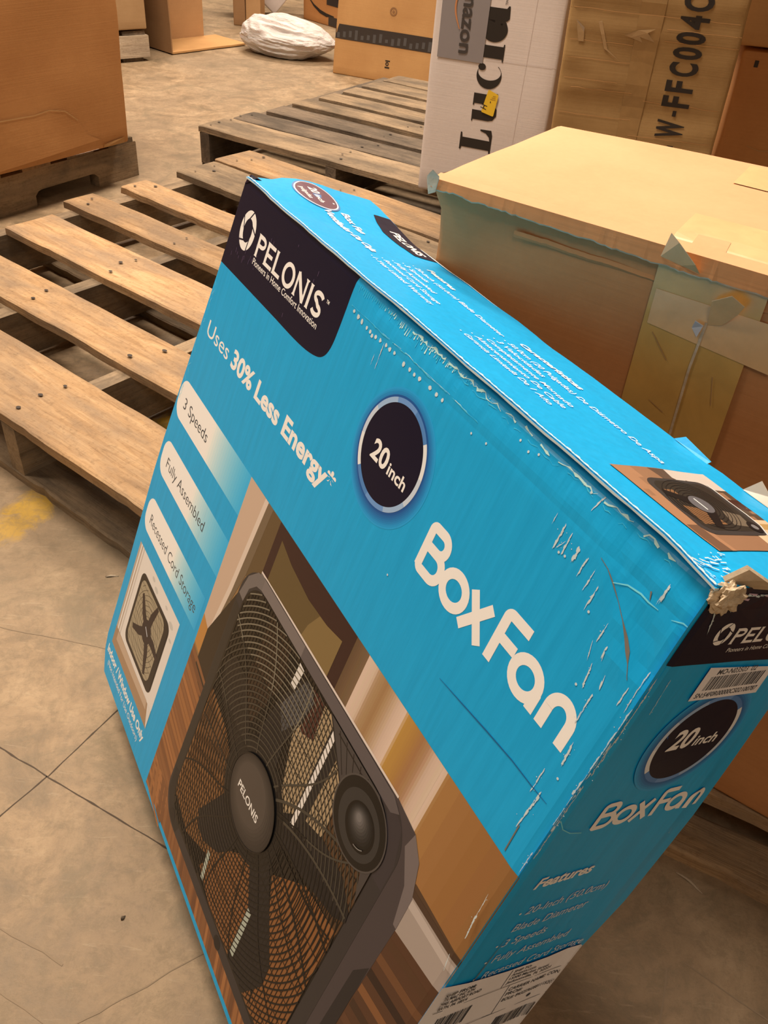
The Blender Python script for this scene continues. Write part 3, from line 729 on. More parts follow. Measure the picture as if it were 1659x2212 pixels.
# uneven surface of the front: crushed ridge under the top edge
UG = [-24, -12, 0]+[6.25*i for i in range(1, 100)]+[BW*1000]
VG = [0, 2, 4, 6, 9, 12, 15, 18, 21, 24, 27, 30, 34, 39, 45, 52, 60, 70, 82, 95, 110, 130, 150, 200, 250, 300, 350, 400, 450, 500, 550, 600, 622, BH*1000]
def sm(a, b, x): t = max(0, min(1, (x-a)/(b-a))); return t*t*(3-2*t)
def D0(u, v):
    a = sm(225, 300, u); d = 0
    d += a*3.6*max(0, 1-v/5.0)
    d += a*3.2*max(0, 1-v/23.0)
    d -= a*(.25+.4*NZ.noise(Vector((u/16, 1, 0))))*math.exp(-((v-14)/6.5)**2)
    d += a*.35*math.exp(-((v-26)/4)**2)*(1+.8*NZ.noise(Vector((u/22, 7, 0))))
    d += a*.55*NZ.noise(Vector((u/6.5, v/14, 3)))*math.exp(-((v-9)/9)**2)
    if u > 500:
        q = (u-562)*(-.61)+(v-31)*.79   # across the tear line
        d += sm(2, -14, q)*1.8*sm(545, 575, u)*math.exp(-max(0, v-60)/25)
        d += .8*NZ.noise(Vector((u/13, v/13, 0)))*sm(560, 600, u)*sm(110, 60, v)
    d += sm(6, 0, v)*(1-a)*1.0
    d += sm(619, 627, u)*1.2
    return d
GD = [[D0(u, v) for v in VG] for u in UG]
import bisect
def Dsp(u, v):
    i = max(0, min(len(UG)-2, bisect.bisect_right(UG, u)-1)); j = max(0, min(len(VG)-2, bisect.bisect_right(VG, v)-1))
    s_ = max(0, min(1, (u-UG[i])/(UG[i+1]-UG[i]))); t = max(0, min(1, (v-VG[j])/(VG[j+1]-VG[j])))
    return (GD[i][j]*(1-s_)+GD[i+1][j]*s_)*(1-t)+(GD[i][j+1]*(1-s_)+GD[i+1][j+1]*s_)*t
def uleft(v):
    pts = [(0, 0), (86, -4), (258, -17), (331, -22), (415, -21), (524, -19.5), (615, -20.5), (BH*1000, 1)]
    for (a, x), (b, y) in zip(pts, pts[1:]):
        if v <= b: return x+(y-x)*(v-a)/(b-a)
    return 1
FP = lambda u, v, h: Vector((u/1000, Dsp(u, v)/1000-h, -v/1000))
base = bmesh.new(); prev = None
rows = []
for j, v_ in enumerate(VG):
    row = []
    for i, u_ in enumerate(UG):
        uu = u_
        if u_ <= 0: uu = uleft(v_)*(-u_/24.0) if uleft(v_) < 0 else 0
        row.append(base.verts.new(FP(uu, v_, 0)))
    rows.append(row)
for j in range(len(VG)-1):
    for i in range(len(UG)-1):
        a, b, c, d = rows[j][i], rows[j][i+1], rows[j+1][i+1], rows[j+1][i]
        if (a.co-b.co).length < 1e-7 and (c.co-d.co).length < 1e-7: continue
        try: base.faces.new((a, d, c, b))
        except ValueError: pass
bmesh.ops.remove_doubles(base, verts=base.verts[:], dist=1e-6)
S = Sheet(FP, step=.00005, auto=[(0, [606, 612.5, 618.75])])
CUT = [(1, [v for v in VG if 0 < v < 90]), (0, [u for u in UG if 200 < u < 250])]
# navy corner
pts = [(-4.3, 86), (-1, 0.4), (243, 0.4)]
def bez(p0, p1, p2, p3, n=10):
    return [tuple((1-t)**3*p0[k]+3*(1-t)**2*t*p1[k]+3*(1-t)*t*t*p2[k]+t**3*p3[k] for k in (0, 1)) for t in [i/n for i in range(1, n+1)]]
pts += bez((243, .4), (241, 10), (243, 30), (242, 50)) + bez((242, 50), (242, 68), (236, 76), (224, 79)) + bez((224, 79), (205, 84), (180, 84), (140, 84))
S.poly(pts, PM['navy'], 1, CUT)
# shutter ring logo
def logo(S, cx, cy, rx, ry, m, ly, gapm, vdown=1):
    n = 48
    vs = []
    for i in range(n+1):
        t = 2*math.pi*i/n; vs.append((cx+rx*math.cos(t), cy+ry*math.sin(t)))
    for i in range(n+1):
        t = 2*math.pi*i/n; vs.append((cx+rx*.56*math.cos(t), cy+ry*.60*math.sin(t)))
    S.add(vs, [(i, i+1, n+2+i, n+1+i) for i in range(n)], m, ly)
    for k in range(5):
        t = math.radians(72*k+20); t2 = t+math.radians(48)
        S.line([(cx+rx*.50*math.cos(t), cy+ry*.50*math.sin(t)), (cx+rx*1.06*math.cos(t2), cy+ry*1.06*math.sin(t2))], .09*rx, gapm, ly+1)
logo(S, 34, 40, 17.5, 19, PM['white'], 2, PM['navy'])
# block capitals drawn as strokes with small flares
def caps(S, word, u0, vb, cap, total, m, ly, st=.21, flare=.03):
    w_ = {'P': .62, 'E': .58, 'L': .55, 'O': .82, 'N': .74, 'I': .26, 'S': .62, 'G': .8}
    gap = .10; tot = sum(w_[c] for c in word)+gap*(len(word)-1); kx = total/tot; x = 0
    t = st*cap
    def q(a, b): return (u0+a*kx, vb-b*cap)
    def serif(a, b):   # short flare bar at a stem's end
        S.poly([q(a-flare-st*.5*cap/kx, b), q(a+flare+st*.5*cap/kx, b), q(a+st*.44*cap/kx, b+(-.09 if b > .5 else .09)), q(a-st*.44*cap/kx, b+(-.09 if b > .5 else .09))], m, ly)
    for c in word:
        W_ = w_[c]; s_ = st*cap/kx/2; a = x+s_; b = x+W_-s_
        hs = st*.40
        if c in 'PELI':
            S.line([q(a if c != 'I' else x+W_/2, 0), q(a if c != 'I' else x+W_/2, 1)], t, m, ly)
            for bb in (0, 1): serif(a if c != 'I' else x+W_/2, bb)
        if c == 'P':
            pts = [q(a, 1-hs)]+[q(x+W_*.52+(W_*.48-s_)*math.sin(r_), .72+(.28-hs)*math.cos(r_)) for r_ in [math.pi*i/12 for i in range(13)]]+[q(a, .44+hs)]
            S.line(pts, t*.82, m, ly)
        if c == 'E':
            for bb, ex in ((1-hs, 1), (.5, .86), (hs, 1.04)): S.line([q(a, bb), q(x+W_*ex, bb)], t*.78, m, ly)
        if c == 'L': S.line([q(a, hs), q(x+W_, hs)], t*.78, m, ly)
        if c == 'O':
            cx = x+W_/2
            S.line([q(cx+(W_/2-s_)*math.cos(r_), .5+(.52-hs)*math.sin(r_)) for r_ in [2*math.pi*i/28 for i in range(28)]], [t*(.82+.22*abs(math.cos(2*math.pi*i/28))) for i in range(28)], m, ly, True)
        if c == 'N':
            S.line([q(a, 0), q(a, 1)], t*.75, m, ly); S.line([q(b, 0), q(b, 1)], t*.75, m, ly); S.line([q(a, .97), q(b, .03)], t*1.05, m, ly)
            serif(a, 0); serif(b, 1)
        if c == 'S':
            cx = x+W_/2; rx = W_/2-s_
            pts = [q(cx+rx*math.cos(r_), .74+(.26-hs)*math.sin(r_)) for r_ in [math.radians(20+ (250-20)*i/14) for i in range(15)]]
            pts += [q(cx+rx*math.cos(r_), .265+(.265-hs)*math.sin(r_)) for r_ in [math.radians(80-(80+160)*i/14) for i in range(15)]]
            S.line(pts, t*.9, m, ly)
        x += W_+gap
caps(S, 'PELONIS', 62, 54, 21.5, 146, PM['white'], 2)
S.text('TM', 211, 36.5, 5, 2.8, PM['white'], 2, bold=.02)
S.text('Pioneers in Home Comfort Innovation', 63, 61.8, 146, 6.0, PM['white'], 2, bold=.006)
# headline
S.text('Uses', 10, 160, 62, 16, PM['white'], 1, bold=.0)
S.text('30% Less Energy*', 82, 160, 232, 17.5, PM['white'], 1, bold=.035)
# 20 inch roundel with printed glow
cx, cy = 363.5, 88.8
for k in range(8):
    t = k/8.0
    S.ring((cx+1.5, cy+2), 41+11*(1-t)-1.6, 41+11*(1-t), P('print_glow_%d' % k, *mixc(BLUE, (20, 70, 130), .12+.8*t)), 1, n=56)
S.disc((cx, cy), 44, P('print_glow_core', 20, 80, 140), 1, 56)
S.disc((cx, cy), 42.3, PM['navy'], 2, 60)
SIL = [(235, 222, 212), (205, 203, 205), (160, 178, 200), (110, 145, 190), (80, 125, 175)]
MSIL = [P('print_silver_%d' % i, *c) for i, c in enumerate(SIL)]
def silver_ring(S, c, r0, r1, ly, start):
    for half in (0, 1):
        for k in range(10):
            S.ring(c, r0, r1, MSIL[min(4, k//2)], ly, start+half*180+18*k, start+half*180+18*(k+1)+.3, 8)
silver_ring(S, (cx, cy), 38.3, 42.3, 3, -42)
S.text('20', 341, 102.4, 23.5, 15, PM['white'], 4, bold=.03)
S.text('inch', 367, 102.4, 25.5, 9.4, PM['white'], 4, bold=.022)
# rounded lettering: Box Fan
def boxfan(S, u0, vb, cap, width, m, ly, shear=0, wt=1.0):
    kx = width/170.0; ky = cap/41.0
    def q(a, b): return (u0+a*kx+shear*b*ky, vb-b*ky)
    t = 7.6*min(kx, ky)*wt
    def arc(cx, cy, rx, ry, a0, a1, n=16): return [q(cx+rx*math.cos(math.radians(a0+(a1-a0)*i/n)), cy+ry*math.sin(math.radians(a0+(a1-a0)*i/n))) for i in range(n+1)]
    # B
    S.line([q(3.8, 4)]+[q(3.8, y) for y in (12, 20, 30)]+arc(7.5, 33.7, 3.7, 3.7, 180, 90, 6)+arc(17, 30, 7.5, 7.5, 90, -90)+[q(5, 22.4)], t, m, ly)
    S.line([q(3.8, 14)]+arc(7.5, 7.5, 3.7, 3.7, 180, 270, 6)+arc(18.5, 13, 9.2, 9.2, -90, 90)+[q(5, 22.2)], t, m, ly)
    # o
    S.line(arc(45.5, 14.2, 12.4, 11.2, 0, 350, 30), t, m, ly, True)
    # x
    S.line([q(61, 0), q(83, 28.5)], t, m, ly); S.line([q(62, 28.5), q(83.5, 0)], t, m, ly)
    # F
    S.line([q(95, 0), q(95, 30)]+arc(99, 33.5, 4, 3.8, 180, 90, 6)+[q(117, 37.3)], t, m, ly); S.line([q(95, 20), q(113, 20)], t, m, ly)
    # a (single storey)
    S.line(arc(128, 14.2, 12, 11.2, 0, 350, 30), t, m, ly, True); S.line([q(140.4, 14), q(140.4, 0)], t, m, ly); S.line([q(137, 1.8*1.9), q(143.6, 3.6)], t*.9, m, ly)
    # n
    S.line([q(151, 0), q(151, 15)]+arc(160.5, 15, 9.5, 10.2, 180, 0, 18)+[q(170, 0)], t, m, ly)
boxfan(S, 433, 137, 41, 168, PM['white'], 2)
# three pills fading to blue
for (vt, vb_, word, wd, vbase, cap, u1) in ((221, 266, '3 Speeds', 76, 245.5+5, 12.5, 199), (297.5, 341.5, 'Fully Assembled', 127, 322+5, 12.5, 196), (374.5, 418, 'Recessed Cord Storage', 164, 399+6, 12.5, 182)):
    r_ = 17; n = 22; uL = -13+(2 if vt > 300 else 0)
    pts = [(uL+r_-r_*math.sin(t), vt+r_-r_*math.cos(t)) for t in [math.pi/2*i/8 for i in range(9)]]
    pts += [(uL+r_-r_*math.cos(t), vb_-r_+r_*math.sin(t)) for t in [math.pi/2*i/8 for i in range(9)]]
    S.poly(pts+[(88, vb_), (88, vt)], PM['white'], 1)
    for k in range(n):
        a = 88+(u1-88)*k/n; b = 88+(u1-88)*(k+1)/n; t = ((k+.5)/n)**.9
        key = 'print_fade_%d' % k
        mm = bpy.data.materials.get(key) or P(key, *mixc((253, 232, 215), BLUE, t))
        S.rect(a, vt, b, vb_, mm, 1)
    S.text(word, 6, vbase, wd, cap, PM['ink'], 2, bold=-.004)
# ---- window photo at lower left
def px(r, g, b, rough=.34):
    m_ = max(r, g, b); f_ = .70+.30*min(1, m_/150); r, g, b = int(r*f_), int(g*f_), int(b*f_)
    key = 'photo_%d_%d_%d' % (r, g, b)
    return bpy.data.materials.get(key) or P(key, r, g, b, rough)
S.rect(-2, 438, 149.5, 597, px(232, 210, 192), 1)
S.rect(-2, 438, 9, 597, px(190, 160, 135), 2); S.rect(3, 438, 6, 590, px(240, 220, 203), 3); S.rect(13, 438, 15, 572, px(200, 176, 158), 2)
S.poly([(-2, 570), (149, 570), (149, 597), (-2, 597)], px(168, 128, 95), 3); S.poly([(9, 571), (132, 569), (136, 580), (9, 584)], px(196, 160, 130), 4)
S.poly([(136, 569), (149.5, 568), (149.5, 597), (147, 594)], px(225, 205, 188), 5)
for (a, b, c) in ((60, 447, 5), (74, 452, 6), (132, 455, 7), (140, 470, 4), (110, 448, 4)): S.disc((a, b), c, px(205, 188, 172), 2, 10, c*.5)
def rrect(x0, y0, x1, y1, r_, n=6):
    out = []
    for (cx_, cy_, a0) in ((x1-r_, y0+r_, -90), (x1-r_, y1-r_, 0), (x0+r_, y1-r_, 90), (x0+r_, y0+r_, 180)):
        out += [(cx_+r_*math.cos(math.radians(a0+90*i/n)), cy_+r_*math.sin(math.radians(a0+90*i/n))) for i in range(n+1)]
    return out
dk = px(48, 40, 38)
S.poly(rrect(27, 458, 133, 562, 12), dk, 5); S.poly(rrect(33, 464, 120, 556, 12), px(165, 142, 112), 6)
gl = px(88, 74, 60)
for k in range(9):
    rr_ = 12+6*k
    arc_ = [(80+rr_*math.cos(t), 509+rr_*math.sin(t)) for t in [2*math.pi*i/36 for i in range(37)]]
    seg_ = []
    for q_ in arc_+[(999, 999)]:
        if 34 < q_[0] < 119 and 465 < q_[1] < 555: seg_.append(q_)
        else:
            if len(seg_) > 1: S.line(seg_, .6, gl, 7)
            seg_ = []
for k in range(9): S.line([(34, 470+10*k), (119, 470+10*k)], .5, gl, 7)
for ang, ln in ((-140, 46), (-75, 46), (150, 46), (62, 50), (5, 46)):
    t = math.radians(ang); d_ = Vector((math.cos(t), math.sin(t))); n_ = Vector((-d_.y, d_.x)); c_ = Vector((81, 509))
    S.poly([tuple(c_+d_*8-n_*6), tuple(c_+d_*24-n_*8), tuple(c_+d_*ln-n_*3), tuple(c_+d_*ln+n_*3), tuple(c_+d_*24+n_*3), tuple(c_+d_*8+n_*5)], px(50, 36, 40), 8)
S.disc((81, 509), 15, px(50, 36, 40), 8, 24); S.line([(76, 505), (87, 511)], 1.8, px(200, 190, 185), 9)
S.poly([(120, 470), (131, 462), (131, 556), (122, 552), (127, 528)], dk, 7)
S.text('Indoor / Window Use Only', -8, 617, 160, 11, PM['white'], 1, bold=.03)
S.text('(Not Intended For Use Outdoors)', 4, 630, 134, 7.5, PM['white'], 1, bold=.0)

# ---- large photograph of the fan
U0, U1, V0, V1 = 190, BW*1000-.2, 221, 640
def vband(u0, u1, v0, v1, c, ly): S.rect(u0, v0, u1, v1, px(*c), ly)
S.rect(U0, V0, U1, V1, px(150, 108, 66), 1)
vband(U0, 222, V0, 424, (208, 170, 140), 2); vband(222, 228, V0, 420, (226, 196, 172), 3); S.poly([(190, 424), (190, 395), (214, 391), (222, 330), (228, 221), (190, 221)], px(205, 166, 137), 3)
S.poly([(214, 395), (224, 330), (233, 221), (226, 221), (217, 330), (208, 395)], px(222, 190, 165), 4)
S.poly([(233, 221), (244, 221), (238, 300), (214, 395), (224, 330)], px(125, 98, 72), 4)
S.poly([(244, 221), (264, 221), (262, 300), (238, 300)], px(110, 82, 50), 3)
S.poly([(U0, 387), (206, 394), (206, 428), (U0, 424)], px(190, 125, 60), 5)
S.poly([(206, 394), (245, 300), (245, 470), (206, 440)], px(62, 46, 32), 4)
S.poly([(262, 221), (433, 221), (433, 290), (262, 290)], px(70, 38, 32), 3)
S.poly([(274, 233), (300, 240), (340, 245), (375, 243), (399, 238), (399, 290), (274, 290)], px(110, 84, 48), 4)
S.poly([(345, 290), (352, 262), (362, 244), (375, 243), (399, 238), (399, 290)], px(136, 105, 62), 5)
GR = [(413, (110, 80, 55)), (432, (132, 98, 68)), (434, (224, 186, 158)), (446, (218, 180, 152)), (450, (180, 138, 100)), (462, (166, 122, 78)), (470, (186, 144, 106)), (480, (214, 176, 148)), (490, (226, 188, 160)),
      (493, (192, 138, 66)), (505, (182, 128, 64)), (514, (168, 116, 72)), (522, (180, 132, 94)), (530, (212, 174, 146)), (544, (226, 188, 160)), (547, (172, 118, 66)), (580, (160, 106, 58)), (627, (150, 98, 54))]
def grad(u):
    for (a, x), (b, y) in zip(GR, GR[1:]):
        if u <= b: return mixc(x, y, (u-a)/(b-a))
    return GR[-1][1]
ug = [413+2.5*i for i in range(54)]+[548+13*i for i in range(7)]
for a, b in zip(ug, ug[1:]): vband(a, min(b, U1), V0, 420, tuple(int(c/3)*3 for c in grad((a+b)/2)), 3)
for k in range(5): vband(568, U1, 306+0*k, 312, (96, 66, 44), 4)
S.poly([(548, 312), (571, 312), (U1, 308), (U1, 342), (571, 352), (548, 380)], px(170, 145, 128), 5)
S.poly([(548, 312), (U1, 307), (U1, 312), (548, 318)], px(90, 62, 44), 6)
S.poly([(571, 318), (U1, 315), (U1, 322), (571, 326)], px(192, 166, 148), 6)
# wood floor planks (photo): grain slants with the camera of the print
pr2 = random.Random(5)
WC = [(146, 90, 52), (158, 98, 54), (132, 80, 46), (168, 104, 58), (140, 86, 49), (122, 74, 44)]
S.poly([(U0, 430), (245, 440), (245, V1), (U0, V1)], px(140, 84, 48), 4)
S.poly([(U0, 585), (U1, 585), (U1, V1), (U0, V1)], px(138, 82, 48), 4)
S.poly([(571, 352), (U1, 342), (U1, 585), (560, 585)], px(98, 60, 38), 5)
for k in range(26):
    c = WC[pr2.randrange(6)]; v0 = 428+8.2*k
    S.poly([(U0, v0), (246, v0+14), (246, v0+14+pr2.uniform(4, 8)), (U0, v0+pr2.uniform(4, 8))], px(*c), 5)
for k in range(44):
    c = WC[pr2.randrange(6)]; u0 = 190+10*k; hh = pr2.uniform(5, 9)
    S.poly([(u0, 596), (u0+hh, 596), (min(U1, u0+hh+14), V1), (min(U1, u0+14), V1)], px(*c), 5)
for k in range(12):
    c = [(96, 60, 38), (120, 74, 44), (62, 40, 30), (136, 84, 48), (80, 50, 34), (108, 66, 42)][k % 6]; v0 = 360+19*k
    S.poly([(572, v0), (U1, v0-9), (U1, v0-9+8), (572, v0+9)], px(*c), 6)
# fan: depth side, front frame
S.poly([(404, 277), (520, 276), (548, 280), (562, 292), (572, 318), (573, 350), (571, 440), (571, V1), (540, V1), (540, 300)], px(84, 68, 66), 7)
S.poly([(548, 280), (562, 292), (572, 318), (573, 350), (569, 350), (561, 318), (545, 296)], px(125, 106, 98), 8)
S.poly([(560, 420), (571, 400), (571, V1), (556, V1)], px(52, 44, 44), 8)
S.line([(262, 277.2), (330, 276.6), (420, 276), (520, 275.4)], 2.2, px(226, 198, 178), 8)
S.poly(rrect(236, 277.5, 547, 617, 40, 12), px(66, 56, 54), 9)
def framepart(pts, c): S.poly(pts, px(*c), 10)
framepart([(237, 330), (236.5, 560), (249, 556), (250, 332)], (58, 50, 44))
framepart([(262, 278.5), (516, 278), (516, 291), (262, 291)], (128, 110, 102))
framepart([(238, 320), (244, 296), (258, 281), (272, 278.5), (272, 291), (262, 294), (252, 305), (249, 322)], (122, 106, 98))
framepart([(360, 278.2), (516, 278), (528, 284), (520, 291), (360, 291)], (106, 90, 86))
framepart([(450, 278.2), (508, 277.9), (536, 290), (546, 318), (546, 345), (531, 345), (531, 318), (516, 292), (450, 291)], (72, 60, 60))
framepart([(237, 540), (240, 590), (258, 612), (280, 616), (285, 603), (262, 596), (249, 576), (249, 540)], (44, 38, 36))
IN = (250, 291.5, 531, 602, 34)
S.poly(rrect(249, 290.6, 532, 603, 35, 12), px(28, 22, 20), 11)
S.poly(rrect(*IN, 12), px(44, 33, 25), 12)
# what shows through the grille
S.poly([(300, 294), (345, 294), (352, 330), (330, 400), (300, 420)], px(66, 44, 30), 13)
S.poly([(252, 430), (300, 440), (345, 470), (372, 497), (378, 520), (360, 560), (300, 590), (256, 580), (251, 560)], px(138, 88, 48), 13)
S.poly([(252, 470), (262, 440), (320, 452), (330, 470), (300, 500), (256, 520)], px(118, 74, 40), 14)
S.poly([(378, 520), (406, 490), (440, 530), (470, 560), (486, 600), (380, 600), (340, 590)], px(140, 86, 46), 13)
S.poly([(440, 470), (480, 430), (530, 420), (530, 560), (515, 595), (486, 600), (466, 515)], px(142, 86, 44), 13)
S.poly([(392, 296), (425, 293), (470, 330), (474, 360), (470, 388), (420, 420), (408, 405), (390, 350)], px(176, 142, 104), 13)
S.poly([(392, 296), (412, 293), (416, 330), (396, 340)], px(88, 44, 34), 14)
S.poly([(470, 350), (531, 350), (531, 420), (490, 425), (474, 385)], px(96, 62, 36), 13)
S.poly([(430.5, 294), (442, 296), (441, 412), (431.5, 412)], px(36, 30, 30), 18); S.poly([(433, 296), (439, 296), (438.5, 410), (433, 410)], px(238, 216, 198), 18.5); S.poly([(442, 300), (450, 300), (447, 400), (441, 400)], px(36, 30, 32), 18)
S.poly([(363, 294), (372, 295), (370, 318), (362, 318)], px(228, 208, 190), 18)
S.poly([(431, 530), (438, 530), (440, 592), (433, 592)], px(176, 172, 150), 18)
S.poly([(345, 560), (351, 560), (356, 594), (350, 595)], px(176, 172, 150), 18)
bl1, bl2 = px(36, 31, 32), px(58, 52, 52)
for pts, mm in (([(352, 425), (348, 385), (357, 340), (376, 299), (392, 296), (400, 305), (396, 330), (384, 365), (390, 412)], bl1), ([(360, 345), (380, 299), (392, 297), (399, 306), (393, 332), (376, 362)], px(86, 80, 78)),
                ([(340, 478), (306, 547), (315, 562), (332, 563), (360, 545), (378, 519), (385, 498)], bl1),
                ([(402, 488), (432, 532), (434, 570), (432, 600), (470, 600), (488, 560), (486, 535), (462, 505), (428, 462)], bl1),
                ([(410, 424), (440, 392), (475, 379), (510, 378), (531, 392), (533, 402), (519, 414), (486, 425), (428, 440)], bl1),
                ([(350, 440), (330, 400), (296, 372), (270, 370), (258, 392), (270, 420), (310, 440), (344, 462)], px(40, 32, 28))):
    S.poly(pts, mm, 16)
S.ring((377, 451), 40, 58, px(30, 25, 24), 16)
# back grille lines and front rings, clipped to the opening
def inside(q_):
    x0, y0, x1, y1, r_ = IN
    x, y = q_
    if not (x0 < x < x1 and y0 < y < y1): return False
    for cx_, cy_ in ((x0+r_, y0+r_), (x1-r_, y0+r_), (x1-r_, y1-r_), (x0+r_, y1-r_)):
        if (x < x0+r_ or x > x1-r_) and (y < y0+r_ or y > y1-r_) and abs(x-cx_) <= r_ and abs(y-cy_) <= r_ and (x-cx_)**2+(y-cy_)**2 > r_*r_: return False
    if (x-499)**2+(y-327)**2 < 34**2: return False
    if y < 330+(x-470)*.2 and x > 423 and (y-291)*(47)-(x-423)*39 < 0: return False
    return True
def clipline(pts, wd, mats, ly):
    seg_ = []; cur = None
    for q_ in pts+[(9999, 9999)]:
        ok = inside(q_) and (q_[0]-377)**2+(q_[1]-451)**2 > 43**2
        m_ = mats(q_) if ok else None
        if ok and (cur is None or m_ is cur): seg_.append(q_); cur = m_
        else:
            if len(seg_) > 1: S.line(seg_ + ([q_] if ok else []), wd, cur, ly)
            seg_ = [q_] if ok else []; cur = m_
gd = px(24, 19, 17); gm = px(82, 70, 56); gb = px(128, 112, 92)
for k in range(56):
    x = 254+5.0*k; clipline([(x+.02*(y_-450), y_) for y_ in range(292, 602, 6)], .9, lambda q_: gd, 17)
for k in range(13):
    y = 300+24*k; clipline([(x_, y-.05*(x_-377)) for x_ in range(252, 532, 6)], .9, lambda q_: gd, 17)
def rm(q_):
    if q_[1] < 420 and q_[0] < 400: return gb if q_[1] < 350 else gm
    if q_[1] < 400: return gm
    return gd if q_[1] > 480 or q_[0] > 400 else px(54, 45, 37)
for k in range(34):
    rr_ = 49+5.55*k
    clipline([(377+rr_*math.cos(t), 451+rr_*math.sin(t)) for t in [2*math.pi*i/150 for i in range(151)]], 1.35, rm, 19)
for k in range(14):
    a0 = 2*math.pi*k/14+.2; pts = []
    for i in range(40):
        rr_ = 46+4.6*i; t = a0+.10*math.sin(i*.12)+.0035*i; pts.append((377+rr_*math.cos(t), 451+rr_*math.sin(t)))
    clipline(pts, 1.7, rm, 20)
for k in range(4):  # heavier curved ribs at the right
    a0 = math.radians(-52+17*k); clipline([(377+(46+4*i)*math.cos(a0+.010*i), 451+(46+4*i)*math.sin(a0+.010*i)) for i in range(40)], 2.6, lambda q_: gm if q_[1] < 420 else gd, 20)
# corner panel beside the knob
S.poly([(424, 291.5), (470, 330), (474, 346), (500, 362), (522, 354), (531, 380), (531, 320), (521, 300), (505, 291.5)], px(84, 72, 66), 21)
for k in range(6):
    S.line([(440+12*k, 293), (462+9*k, 318+2*k)], .9, px(34, 27, 25), 22)
S.line([(424, 292), (471, 331)], 1.4, px(40, 33, 30), 22); S.line([(440, 296), (512, 298), (528, 318)], 1.2, px(40, 33, 30), 22)
kc = (499, 328)
S.disc(kc, 36, px(92, 80, 72), 23, 48); S.disc(kc, 34.5, px(30, 24, 22), 24, 48); S.disc((500, 329.5), 27.5, px(66, 58, 54), 25, 40)
S.disc((502, 329.5), 19.5, px(22, 17, 16), 26, 36)
for k in range(9):
    g_ = 30+12*k; S.disc((502-4.2*k/8, 329-4.2*k/8-1), 17-1.7*k, px(int(g_), int(g_*.9), int(g_*.84)), 27+k, 28)
S.ring((503, 330), 15.2, 16, px(140, 128, 118), 37, 40, 85, 10)
# hub
for k in range(7):
    t = k/6; S.disc((377-1*k*.6, 451-1.2*k*.6), 44-2.4*k, px(int(60+30*t), int(50+26*t), int(45+20*t)), 38+k, 56)
S.ring((377, 451), 43.2, 44.2, px(34, 28, 26), 45)
S.text('PELONIS', 350.5, 458.5, 45, 8.2, PM['white'], 46, bold=.014)
S.disc((264, 606), 7, px(34, 28, 28), 12, 16); S.disc((412, 612), 7, px(34, 28, 28), 12, 16)

# wear: bare flecks, scratches, the long cut and the torn crease; then painted ridge highlights
FL = PM['fleck']
def fleck(a, b=None, w_=1.6, m=None, ly=48, seed=0):
    m = m or FL
    if ly == 48 and a[1] < 221: ly = 6
    if b is None:
        S.poly([(a[0]+w_*(1+.5*NZ.noise(Vector((a[0], i, a[1]))))*math.cos(i*.785), a[1]+w_*(1+.5*NZ.noise(Vector((a[1], i, a[0]))))*math.sin(i*.785)) for i in range(8)], m, ly); return
    A = Vector(a); B = Vector(b); L = (B-A).length; d = (B-A)/max(L, 1e-6); nn = Vector((-d.y, d.x)); r_ = random.Random(int(a[0]*13+a[1]*7)); t = 0
    while t < L:
        ln = r_.uniform(1.2, 4.6)+w_*.4; hw = w_*r_.uniform(.07, .34); off = w_*.5*NZ.noise(Vector((t*.35, a[0], a[1])))
        c = A+d*(t+ln*.5)+nn*off; K_ = 11; pts = []
        for i in range(K_):
            th = 2*math.pi*i/K_; rr_ = 1+.55*r_.uniform(-1, 1); q_ = c+d*(ln*.62*rr_*math.cos(th))+nn*(hw*rr_*math.sin(th)); pts.append(tuple(q_))
        S.poly(pts, m, ly); t += ln*r_.uniform(.35, .85)
        if r_.random() < .3: q_ = c+nn*w_*r_.uniform(-1.5, 1.5); S.disc(tuple(q_), r_.uniform(.15, .4), m, ly, 6)
for i, d in enumerate([(254, 33), (262, 34), (269, 35), (278, 36), (284, 36.5), (288, 38), (293, 36.5), (300, 36), (309, 35.5), (315, 36), (322, 35.5), (337, 37), (346, 36.5), (353, 37), (360, 36.5), (374, 36), (383, 36.5), (391, 36.5)]):
    dd = (d[0], d[1]-8.3); fleck(dd, None, 1.5+1.1*abs(NZ.noise(Vector((i*1.7, 0, 0)))))
for a, b, w_ in (((306, 28), (307, 46), 1.3), ((300, 40), (300, 45), 1.2), ((522, 31), (522, 35), 3.2), ((531, 31), (531, 44), 3), ((538, 32), (538, 42), 2.6), ((536, 40), (534, 44), 1), ((547, 35), (547, 43), 3.4), ((555, 37), (555, 45), 3.2), ((563, 39), (563, 49), 2.4), ((570, 45), (570, 55), 2.2),
                 ((543, 4), (542, 9), 2), ((585, 72), (587, 79), 2.4), ((592, 82), (594, 94), 2.2), ((602, 95), (602, 113), 2), ((608, 126), (609, 136), 2), ((604, 17), (604, 25), 2.6), ((587, 57), (587, 64), 2), ((594, 67), (595, 74), 2.2), ((602, 80), (603, 85), 1.6), ((617, 76), (617, 84), 1.6),
                 ((602, 153), (602, 170), 1.4), ((608, 166), (607, 192), 3), ((608, 127), (609, 139), 2), ((618, 265), (620, 285), 1.4), ((617, 249), (618, 261), .8), ((618, 310), (620, 320), 1), ((625, 83), (625, 175), 2.4), ((624, 200), (624, 216), 1.2), ((621, 60), (622, 84), 1)):
    fleck(a, b, w_)
for q_ in ((430, 31), (446, 29), (541, 46), (536, 47), (573, 60), (590, 98), (527, 6), (534, 7), (612, 150), (470, 12), (480, 14), (488, 11), (414, 160)): fleck(q_, None, .9)
S.line([(562, 31), (569, 33), (576, 37), (585, 43), (593, 49), (600, 55), (605, 60), (609, 65), (614, 72)], [.3, .4, .9, .3, .5, 2.2, 2.8, .5, .3], PM['brownflk'], 6)
